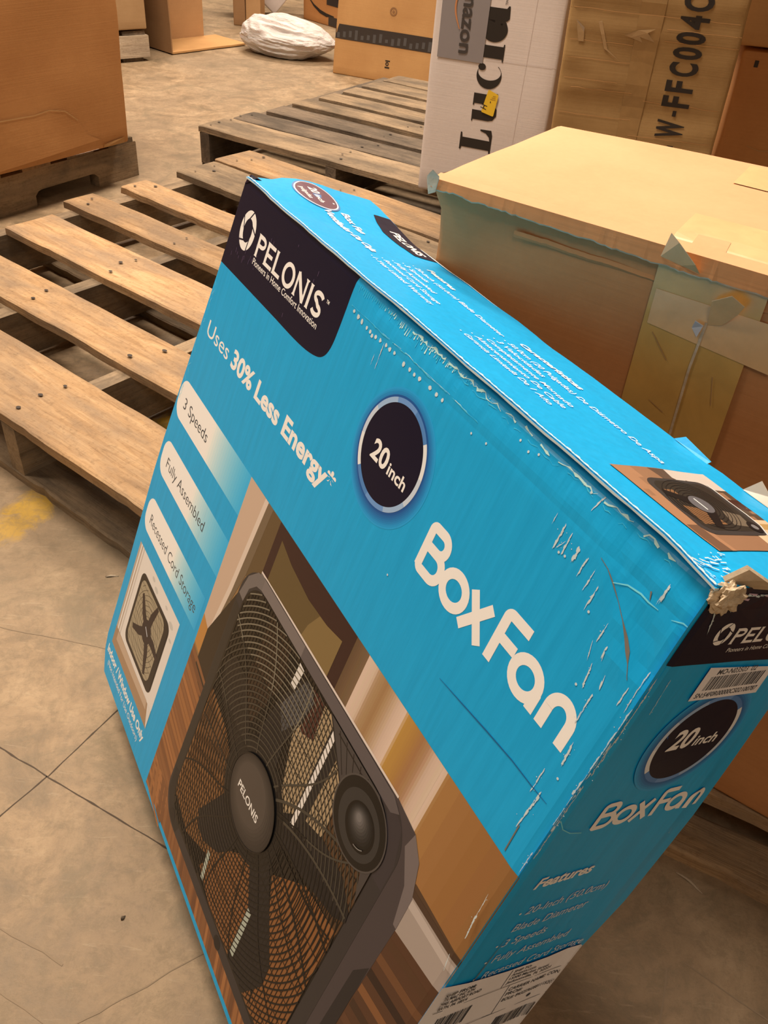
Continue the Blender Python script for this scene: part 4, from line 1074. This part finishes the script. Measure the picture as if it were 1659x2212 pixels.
S.line([(576, 37), (584, 32.5), (593, 31), (599, 31.5), (606, 31)], [.5, .9, 1.1, 1, .4], PM['lite'], 6)
S.line([(599, 30), (597, 26)], [.4, 1.2], PM['brownflk'], 7)
S.line([(615, 30), (621, 27), (626, 27)], [.3, .9, .5], PM['lite'], 6)
S.line([(502, 178), (529, 175), (555, 172), (581, 169.5), (601, 169), (615, 168)], [.3, .8, 1, .8, .7, .3], PM['crease'], 6)
S.line([(608, 195), (609, 217)], .9, PM['brownflk'], 6)
PM['gleam'] = P('worn_glint_white', 205, 232, 240, .5); PM['soft'] = P('worn_glint_pale', 70, 190, 228, .4)  # highlights on the crushed ridge put into colour, mixed with scuffs
rz = random.Random(21)
def zig(u0, u1, vbase, amp, step, wmax, m, ly, skip=.12):
    u = u0; run = []; wd = []
    while u < u1:
        if rz.random() < skip and len(run) > 2: S.line(run, wd, m, ly); run = []; wd = []; u += step*rz.uniform(.5, 2)
        v_ = vbase(u)+amp*rz.uniform(-1, 1); run.append((u, v_)); wd.append(wmax*(.12+.88*rz.random()**2)); u += step*rz.uniform(.6, 1.4)
    if len(run) > 1: S.line(run, wd, m, ly)
zig(330, 600, lambda u: 5.5+1.5*NZ.noise(Vector((u/30, 0, 0))), 1.3, 3.2, 1.9, PM['gleam'], 7)
zig(380, 600, lambda u: 8.5+2*NZ.noise(Vector((u/30, 5, 0))), 1.1, 3.0, .9, PM['soft'], 6, .25)
zig(248, 432, lambda u: 22+1.5*NZ.noise(Vector((u/40, 2, 0))), .35, 3.0, 1.2, PM['soft'], 6, .08)
zig(300, 420, lambda u: 21.5+1.5*NZ.noise(Vector((u/40, 2, 0))), .3, 3.0, .5, PM['gleam'], 7, .3)
for k in range(64):
    u_ = 290+k*2.3+rz.uniform(-1, 1); v0_ = 4+rz.uniform(0, 2); L_ = rz.uniform(2, 7.5)*math.sin(math.pi*min(1, (k+6)/60))
    S.line([(u_, v0_), (u_+rz.uniform(-.6, .6), v0_+L_)], [.2, rz.uniform(.3, 1.5)], PM['gleam'] if rz.random() < .6 else PM['soft'], 7)
for k in range(20):
    u_ = 250+k*2.6; S.line([(u_, 5), (u_, 5+rz.uniform(2, 6))], .5, PM['soft'], 6)
for k in range(26):  # fine scratches on the navy corner
    r_ = random.Random(k+50); u_ = 8+r_.random()*190; v_ = 8+r_.random()*70
    if k < 12: v_ = 55+r_.random()*14; u_ = 12+r_.random()*60
    S.line([(u_, v_), (u_+.4, v_+1.5+3*r_.random())], .35, P('worn_navy', 120, 90, 120) if k == 0 else bpy.data.materials['worn_navy'], 6)
for k in range(22):  # worn left edge
    r_ = random.Random(k+90); v_ = 95+r_.random()*150; S.line([(uleft(v_)+1+r_.random()*7, v_), (uleft(v_)+1.4+r_.random()*7, v_+2+r_.random()*4)], .5, PM['lite'], 6)
S.build('front_panel', root, base, [M_blue])

# ---- top panel
def TZ(u, d):
    z = 10*max(0, 1-max(0, u)/95)*min(1, d/60) if u < 95 else 0
    z += 1.2*NZ.noise(Vector((u/60, d/50, 0)))+.5*NZ.noise(Vector((u/11, d/25, 4)))
    z += 1.6*sm(10, 0, d)*sm(230, 300, u)
    z -= 3*sm(590, 626, u)*sm(40, 0, d)
    return z
UT = [12.5*i for i in range(50)]+[BW*1000]; DT = [-1.5, 0, 3, 8, 15, 25, 40, 55, 70, 85, 100, 115, 130, BD*1000]
GT = [[TZ(u, max(0, d)) for d in DT] for u in UT]
def TS(u, d):
    i = max(0, min(len(UT)-2, bisect.bisect_right(UT, u)-1)); j = max(0, min(len(DT)-2, bisect.bisect_right(DT, d)-1))
    s_ = max(0, min(1, (u-UT[i])/(UT[i+1]-UT[i]))); t = max(0, min(1, (d-DT[j])/(DT[j+1]-DT[j])))
    return (GT[i][j]*(1-s_)+GT[i+1][j]*s_)*(1-t)+(GT[i][j+1]*(1-s_)+GT[i+1][j+1]*s_)*t
TP = lambda u, d, h: Vector((u/1000, d/1000, TS(u, d)/1000+.0016+h))
base = bmesh.new(); rows = []
for d in DT: rows.append([base.verts.new(TP(u-(10 if u == 0 and d > 30 else 0), d-(4.5*sm(BD*900, BD*1000, d)*(1 if 88 < u < 128 else 0))+(1.2*NZ.noise(Vector((u/7, 3, 3))) if d > 140 else 0), 0)) for u in UT])
for j in range(len(DT)-1):
    for i in range(len(UT)-1): base.faces.new((rows[j][i], rows[j][i+1], rows[j+1][i+1], rows[j+1][i]))
# board thickness along the front edge and right end
er = random.Random(2)
edge = [base.verts.new(v_.co+Vector((0, .0002, -.0010-.0006*er.random()))) for v_ in rows[0]]
for i in range(len(UT)-1): base.faces.new((edge[i], edge[i+1], rows[0][i+1], rows[0][i])).material_index = 1
e2 = [base.verts.new(r_[-1].co+Vector((-.0002, 0, -.003))) for r_ in rows]
for j in range(len(DT)-1): base.faces.new((rows[j][-1], e2[j], e2[j+1], rows[j+1][-1])).material_index = 1
S = Sheet(lambda u, d, h: TP(u, d, h+.00025), step=.00005, auto=[(0, UT[1:-1]), (1, DT[2:-1])])
CT = [(0, [u for u in UT]), (1, DT)]
M_worn = P('worn_roundel', 110, 72, 78)
def oval(c, a, b, m, ly): S.poly([(c[0]+a*math.cos(2*math.pi*i/40), c[1]+b*math.sin(2*math.pi*i/40)) for i in range(40)], m, ly, CT)
oval((29, 61), 34, 23, P('print_glow_top', 90, 120, 160), 3); oval((29, 61), 31.5, 21.5, bpy.data.materials['print_silver_0'], 4); oval((29, 61), 30, 20, M_worn, 5)
def tt(txt, u, d, wd, cap, bold=0, ly=7):
    S.text(txt, u, d, wd, cap, PM['white'], ly, bold=bold, vdown=False)
tt('20', 12, 58, 14, 9, .03); tt('inch', 30, 58, 17, 6, .02); tt('pulgadas', 14, 48, 28, 5, .01)
tt('Box Fan', 62, 74, 46, 8.5, .03); tt('Ventilador De Caja', 62, 54, 104, 8.5, .03)
S.poly([(58, 118), (84, 112), (118, 113), (140, 118), (144, 128), (144, 145), (40, 145), (40, 124)], PM['navy'], 3, CT)
tt('PELONIS', 78, 124, 58, 11, .03)
S.line([(110, 143.5), (150, 143), (200, 144), (246, 143)], [1, 2.6, 1.5, .5], FL, 7)
tt('Features', 181, 106, 44, 6.5, .03)
for k, (s_, w_) in enumerate((('20-Inch (50.0cm) Blade Diameter', 138), ('3 Speeds', 38), ('Fully Assembled', 66), ('Recessed Cord Storage', 92), ('1-Year Limited Warranty', 98))):
    tt(s_, 184, 90-11.3*k, w_, 5.6, .002); S.disc((179, 92-11.3*k), .8, PM['white'], 7, 8)
tt('Características', 331, 101.5, 76, 7, .03)
for k, (s_, w_) in enumerate((('50.0cm (20 Pulgadas) De Diámetro De Aspa', 172), ('3 Velocidades', 58), ('Completamente Montado', 104), ('Almacenamiento De Cable', 108), ('Garantía Limitada De 1 Año', 106))):
    tt(s_, 336, 85.5-11.3*k, w_, 6.0, .002); S.disc((330.5, 87.5-11.3*k), .8, PM['white'], 7, 8)
# small photo of the fan on the top
def tp(pts, c, ly): S.poly(pts, px(*c), ly, None)
tp([(515, 29), (516, 120), (598, 120), (599, 38), (599, 36)], (150, 104, 74), 4)
tp([(515, 29), (599, 34), (599, 50), (516, 46)], (168, 116, 82), 5); tp([(575, 34), (599, 35), (599, 46), (575, 44)], (120, 82, 60), 6)
tp([(516, 62), (530, 66), (530, 100), (516, 100)], (104, 76, 60), 5)
tp([(516, 78), (536, 74), (536, 120), (516, 120)], (205, 180, 160), 6); tp([(536, 90), (598, 96), (598, 120), (536, 120)], (96, 72, 54), 5)
tp([(568, 92), (598, 90), (598, 120), (568, 120)], (215, 175, 135), 6); tp([(572, 92), (578, 92), (578, 120), (572, 120)], (180, 135, 80), 7); tp([(546, 100), (560, 102), (558, 120), (546, 120)], (80, 44, 34), 6)
S.poly(rrect(528, 44, 584, 106, 9), px(72, 62, 58), 8); S.poly(rrect(531, 48, 580, 102, 8), px(60, 50, 42), 9)
tp([(556, 52), (574, 52), (574, 74), (560, 70)], (138, 92, 58), 10); tp([(540, 52), (551, 54), (549, 62), (540, 60)], (138, 92, 58), 10); tp([(560, 84), (574, 80), (576, 96), (564, 98)], (120, 98, 78), 10)
for k in range(7): S.ring((554.7, 71), 9+2.6*k, 9.5+2.6*k, px(38, 32, 30), 11, 0, 360, 30)
tp([(560, 68), (576, 60), (578, 66), (563, 76)], (32, 27, 27), 12); tp([(548, 66), (540, 50), (546, 48), (555, 62)], (32, 27, 27), 12)
S.disc((554.7, 71), 8.5, px(110, 100, 98), 13, 26); S.line([(549, 70), (560, 71)], 1, PM['white'], 14)
S.disc((576, 98), 5.5, px(36, 30, 30), 13, 20); S.disc((576, 98), 2.6, px(130, 118, 112), 14, 14)
S.line([(530, 106.6), (574, 106.8), (584, 101)], 1.3, px(215, 200, 185), 9)
# frayed paper along the front edge
for k in range(150):
    u_ = 4+k*4.15; a_ = abs(NZ.noise(Vector((k*.5, 0, 9)))); w_ = .5+2.0*a_*(1.3 if u_ > 240 else .6)
    S.poly([(u_-2.3, -1.2), (u_+2.4, -1.2), (u_+2.2, w_*.8-.6), (u_, w_), (u_-2, w_*.6-.4)], FL, 16)
for k in range(40):
    r_ = random.Random(k+400); a = 600+r_.random()*22; b = r_.random()*30; S.line([(a, b), (a+3*r_.random(), b+5*r_.random())], .8, FL, 16)
S.build('top_panel', root, base, [M_blue, PM['fleck']])
# small lifted tabs at the back edge of the top
def tab(name, pts, m):
    bm = bmesh.new(); vs = [bm.verts.new(p_) for p_ in pts]; f = bm.faces.new(vs)
    g = bmesh.ops.extrude_face_region(bm, geom=[f])
    for e in g['geom']:
        if isinstance(e, bmesh.types.BMVert): e.co += Vector((0, .0006, 0.0003))
    bmesh.ops.recalc_face_normals(bm, faces=bm.faces[:]); return from_bm(name, bm, m, root)
tab('torn_tab', [(.468, .144, .002), (.473, .147, .0065), (.500, .147, .003), (.500, .144, .001)], M_blue)
M_clear, nt, b_ = nmat('clear_tape_scrap'); b_.inputs['Base Color'].default_value = (.75, .7, .6, 1); b_.inputs['Alpha'].default_value = .45; b_.inputs['Roughness'].default_value = .15
tab('tape_scrap', [(.532, .144, .002), (.537, .149, .012), (.548, .149, .007), (.556, .145, .002)], M_clear)

# ---- side panel (right end)
def sideback(v):
    pts = [(-2, 146.5), (100, 147), (205, 158), (300, 156), (356, 143), (450, 136), (BH*1000, 140)]
    for (a, x), (b, y) in zip(pts, pts[1:]):
        if v <= b: return x+(y-x)*(v-a)/(b-a)
    return 140
VS = [-1, 6, 14, 25, 40, 60, 80, 100, 130, 160, 205, 250, 300, 330, 356, 400, 450, 500, 560, BH*1000]
DS = [0, .04, .12, .25, .4, .55, .7, .85, .93, 1]
def SX(d, v):
    x = -1.6*sm(6, 0, d)+.6*NZ.noise(Vector((d/40, v/60, 2)))+.9*NZ.noise(Vector((d/14, v/9, 5)))*sm(30, 0, v)
    x += 1.2*math.exp(-((d-132)/5)**2)*sm(60, 110, v)
    return x
SP = lambda d, v, h: Vector((BW+(SX(d, v))/1000+.0006+h, d/1000, -v/1000))
base = bmesh.new(); rows = []
for v_ in VS: rows.append([base.verts.new(SP(t*sideback(v_), v_, 0)) for t in DS])
for j in range(len(VS)-1):
    for i in range(len(DS)-1): base.faces.new((rows[j][i], rows[j+1][i], rows[j+1][i+1], rows[j][i+1]))
for f in base.faces: f.smooth = False
S = Sheet(lambda d, v, h: SP(d, v, h+.00035), step=.00006, auto=[(0, [10, 25, 45, 65, 85, 105, 125, 138]), (1, VS[1:-1])])
CS = [(0, [6, 15, 30, 50, 70, 90, 110, 130, 140]), (1, [v for v in VS if 0 < v < 70])]
S.poly([(2, 50.5), (60, 51.5), (110, 54), (147, 57), (146.4, -.5), (2, -.5)], PM['navy'], 5, CS)
logo(S, 31.5, 30, 6.8, 7.6, PM['white'], 7, PM['navy'])
caps(S, 'PELONIS', 42, 37.6, 11, 76, PM['white'], 7, st=.22)
S.text('Pioneers in Home Comfort Innovation', 45, 43.4, 72, 3, PM['white'], 7)
scx, scy = 80.5, 116
for k in range(6):
    t = k/6.0; S.ring((scx, scy), 35+9*(1-t)-1.8, 35+9*(1-t), P('print_side_glow_%d' % k, *mixc(BLUE, (20, 60, 120), .1+.8*t)), 5, n=48)
S.disc((scx, scy), 37, bpy.data.materials['print_glow_core'], 5, 48); S.disc((scx, scy), 36.5, PM['navy'], 6, 56)
silver_ring(S, (scx, scy), 33, 36.5, 7, -40)
S.text('20', 57, 121, 23, 15.5, PM['white'], 8, bold=.03, shear=.1); S.text('inch', 82, 121, 23, 8.5, PM['white'], 8, bold=.02, shear=.1)
boxfan(S, 36, 187.5, 25.5, 106, PM['white'], 7, 0, .86)
S.text('Features', 21, 237, 53, 9.5, PM['white'], 7, bold=.03, shear=.2)
for s_, u_, v_, w_ in (('20-Inch (50.0cm)', 31, 266.5, 79), ('Blade Diameter', 30, 284.5, 72), ('3 Speeds', 31, 301.5, 41), ('Fully Assembled', 32, 319.5, 74), ('Recessed Cord Storage', 33, 338.5, 100)):
    S.text(s_, u_, v_, w_, 8, P('print_worn_white', 205, 205, 205) if s_[0] == '2' else bpy.data.materials['print_worn_white'], 7, bold=.004, shear=.12)
    if s_[0] != 'B': S.disc((26, v_-3), 1, PM['white'], 7, 8)
for a, b, w_ in (((3, 3), (40, 5), 1.6), ((40, 4), (110, 7), 1), ((9, 12), (14, 24), 2.2), ((15, 8), (22, 14), 1.2), ((12, 60), (14, 84), .8), ((1.5, 60), (1.5, 130), 1.6), ((1.2, 140), (1.2, 200), 1.2), ((136, 210), (139, 216), 1)):
    fleck(a, b, w_, ly=9)
S.line([(2, 169), (8, 177), (18, 183), (30, 186)], .7, PM['lite'], 9)
S.line([(30, 290), (27, 330), (25, 345)], [.3, 1.2, .6], PM['brownflk'], 9)
# torn pink-white paper under the top corner
pk = P('torn_pink_paper', 200, 160, 165, .8)
for k in range(14):
    r_ = random.Random(k+700); a = 8+r_.random()*120; b = 2+r_.random()*5; S.line([(a, b), (a+4+6*r_.random(), b+1.5*r_.random())], [.3, 1.4], pk, 9)
S.build('side_panel', root, base, [M_blue])
# labels on the side
def barcode(S, u0, v0, u1, v1, m, ly, seed, slant=0):
    r_ = random.Random(seed); u = u0
    while u < u1:
        w_ = r_.choice((.5, .5, .9, 1.3)); S.poly([(u, v0), (u+w_, v0), (u+w_-slant, v1), (u-slant, v1)], m, ly); u += w_+r_.choice((.5, .7, 1.1))
S = Sheet(lambda d, v, h: SP(d, v, h+.0011), step=.00006, auto=[(0, [10, 25, 45, 65, 85, 105, 125, 138]), (1, VS[1:-1])])
labw = P('label_white', 240, 220, 208, .55)
S.poly([(41.5, 54), (108, 59), (110.5, 80.5), (43, 79.3)], labw, 1)
S.text('MO-N03503  02', 52, 60.2, 38, 3.8, PM['ink'], 2, bold=.012)
barcode(S, 49, 61.5, 101, 72, PM['ink'], 2, 4); S.text('SN:54F0R00000CS02100787', 46, 77.5, 60, 3.6, PM['ink'], 2, bold=.01)
S.build('barcode_label', root)
S = Sheet(lambda d, v, h: SP(min(d, sideback(v)-1), v, h+.0014) if d > 1 else SP(1, v, h+.0014)+Vector((0, (d-1)/1000, 0)), step=.00015)
S.poly([(-3, 332), (20, 335), (60, 341), (100, 341), (133, 339.5), (139, 345), (139, 480), (1, 480), (-3, 420)], labw, 1, [(0, [20, 40, 60, 80, 100, 120]), (1, [356, 400, 450])])
ink = PM['ink']
for t_, u_, v_, w_ in (('SHIP FROM:', 5, 345, 27), ('PA MAC INC ATH', 6, 350, 27), ('7945 AIRPORT ROAD', 5, 355.5, 37), ('BATH, PA 18014', 6, 361, 26)): S.text(t_, u_, v_, w_, 3.6, ink, 3, bold=.02)
for t_, u_, v_, w_ in (('SHIP TO:', 69, 347, 17), ('Amazon.com', 69, 351.5, 24), ('13300 Market Street', 69.5, 356.5, 40), ('Jacksonville, FL 32221', 69.5, 361.5, 45)): S.text(t_, u_, v_, w_, 3.2, ink, 3, bold=.016)
S.text('CARRIER NAME: CON', 79, 374.5, 52, 4.2, ink, 3, bold=.012); S.text('PRO#:', 79.5, 381, 17, 4.2, ink, 3, bold=.012); S.text('BOL#: 84325960881115207', 80, 388.5, 54, 4.2, ink, 3, bold=.012)
S.disc((113, 396), 2.2, ink, 3, 12)
for a, b in (((4, 364), (138, 366)), ((65.5, 342), (67, 365)), ((76, 366), (79, 404)), ((70, 404.5), (138, 404.5)), ((4, 404), (78, 404))): S.line([a, b], .6, ink, 3)
barcode(S, 13, 374, 45, 396, ink, 3, 9, -1); barcode(S, 90, 414, 131, 432, ink, 3, 12, -1); S.text('CARTON', 30, 412, 30, 4, ink, 3, bold=.02)
S.build('shipping_label', root)

# ---- rest of the carton (back, left, bottom) as a closed body just inside the printed panels
bm = bmesh.new(); x0, x1, y0, y1, z0, z1 = .001, BW-.003, .0062, BD-.001, -BH+.0005, -.0035
box_bm(bm, x0, x1, y0, y1, z0, z1)
bmesh.ops.subdivide_edges(bm, edges=bm.edges[:], cuts=7, use_grid_fill=True)
for v_ in bm.verts:
    if v_.co.x < x0+.0005: v_.co.x = uleft(-v_.co.z*1000)/1000+.0008
    if v_.co.y > y1-.0005:
        v_.co.y = y1
for f in bm.faces:
    if f.calc_center_median().y > y1-.001: f.material_index = 1  # unseen back made plain brown to cut blue bounce
from_bm('carton_body', bm, [M_blue, M_card], root)
# front rim strip closing the gap between the front sheet and the body at left and bottom
bm = bmesh.new(); prev = None
for v_ in VG:
    a = FP(uleft(v_) if uleft(v_) < 0 else 0, v_, 0); row = (bm.verts.new(a), bm.verts.new(Vector((a.x+.0008, .0075, a.z))))
    if prev: bm.faces.new((prev[0], row[0], row[1], prev[1]))
    prev = row
prev = None
for u_ in range(0, 627, 25):
    a = FP(u_, BH*1000, 0); row = (bm.verts.new(a), bm.verts.new(Vector((a.x, .0075, a.z+.0005))))
    if prev: bm.faces.new((prev[0], prev[1], row[1], row[0]))
    prev = row
from_bm('edge_fold', bm, M_blue, root)
# torn cardboard at the upper right corner
bm = bmesh.new(); bmesh.ops.create_icosphere(bm, subdivisions=4, radius=1)
for v_ in bm.verts:
    p = v_.co.copy(); r_ = 1+.55*NZ.noise(p*1.9)+.35*NZ.noise(p*5+Vector((4, 0, 0)))
    v_.co = Vector((BW+.0015+p.x*.0055*r_, .010+p.y*.0095*r_, -.005+p.z*.0082*r_))
from_bm('torn_corner', bm, M_card_raw, root)
bm = bmesh.new()
A = [(BW-.006, .010, .002), (BW-.001, .014, .013), (BW+.004, .024, .010), (BW+.003, .046, .0025), (BW-.001, .030, .0008)]
vs = [bm.verts.new(p_) for p_ in A]; bm.faces.new(vs[:3]); bm.faces.new((vs[0], vs[2], vs[4])); bm.faces.new((vs[2], vs[3], vs[4]))
g = bmesh.ops.extrude_face_region(bm, geom=bm.faces[:])
for e in g['geom']:
    if isinstance(e, bmesh.types.BMVert): e.co += Vector((.0022, 0, -.0012))
bmesh.ops.recalc_face_normals(bm, faces=bm.faces[:]); from_bm('torn_flap', bm, M_card_raw, root)
bm = bmesh.new()
vs = [bm.verts.new(p_) for p_ in ((.000, -.0008, -.005), (-.0022, .002, .002), (.003, .002, .0052), (.010, .005, .0045), (.008, .000, -.001))]
bm.faces.new(vs); g = bmesh.ops.extrude_face_region(bm, geom=bm.faces[:])
for e in g['geom']:
    if isinstance(e, bmesh.types.BMVert): e.co += Vector((.0, .006, -.001))
bmesh.ops.recalc_face_normals(bm, faces=bm.faces[:]); from_bm('crushed_corner', bm, [PM['navy']], root)
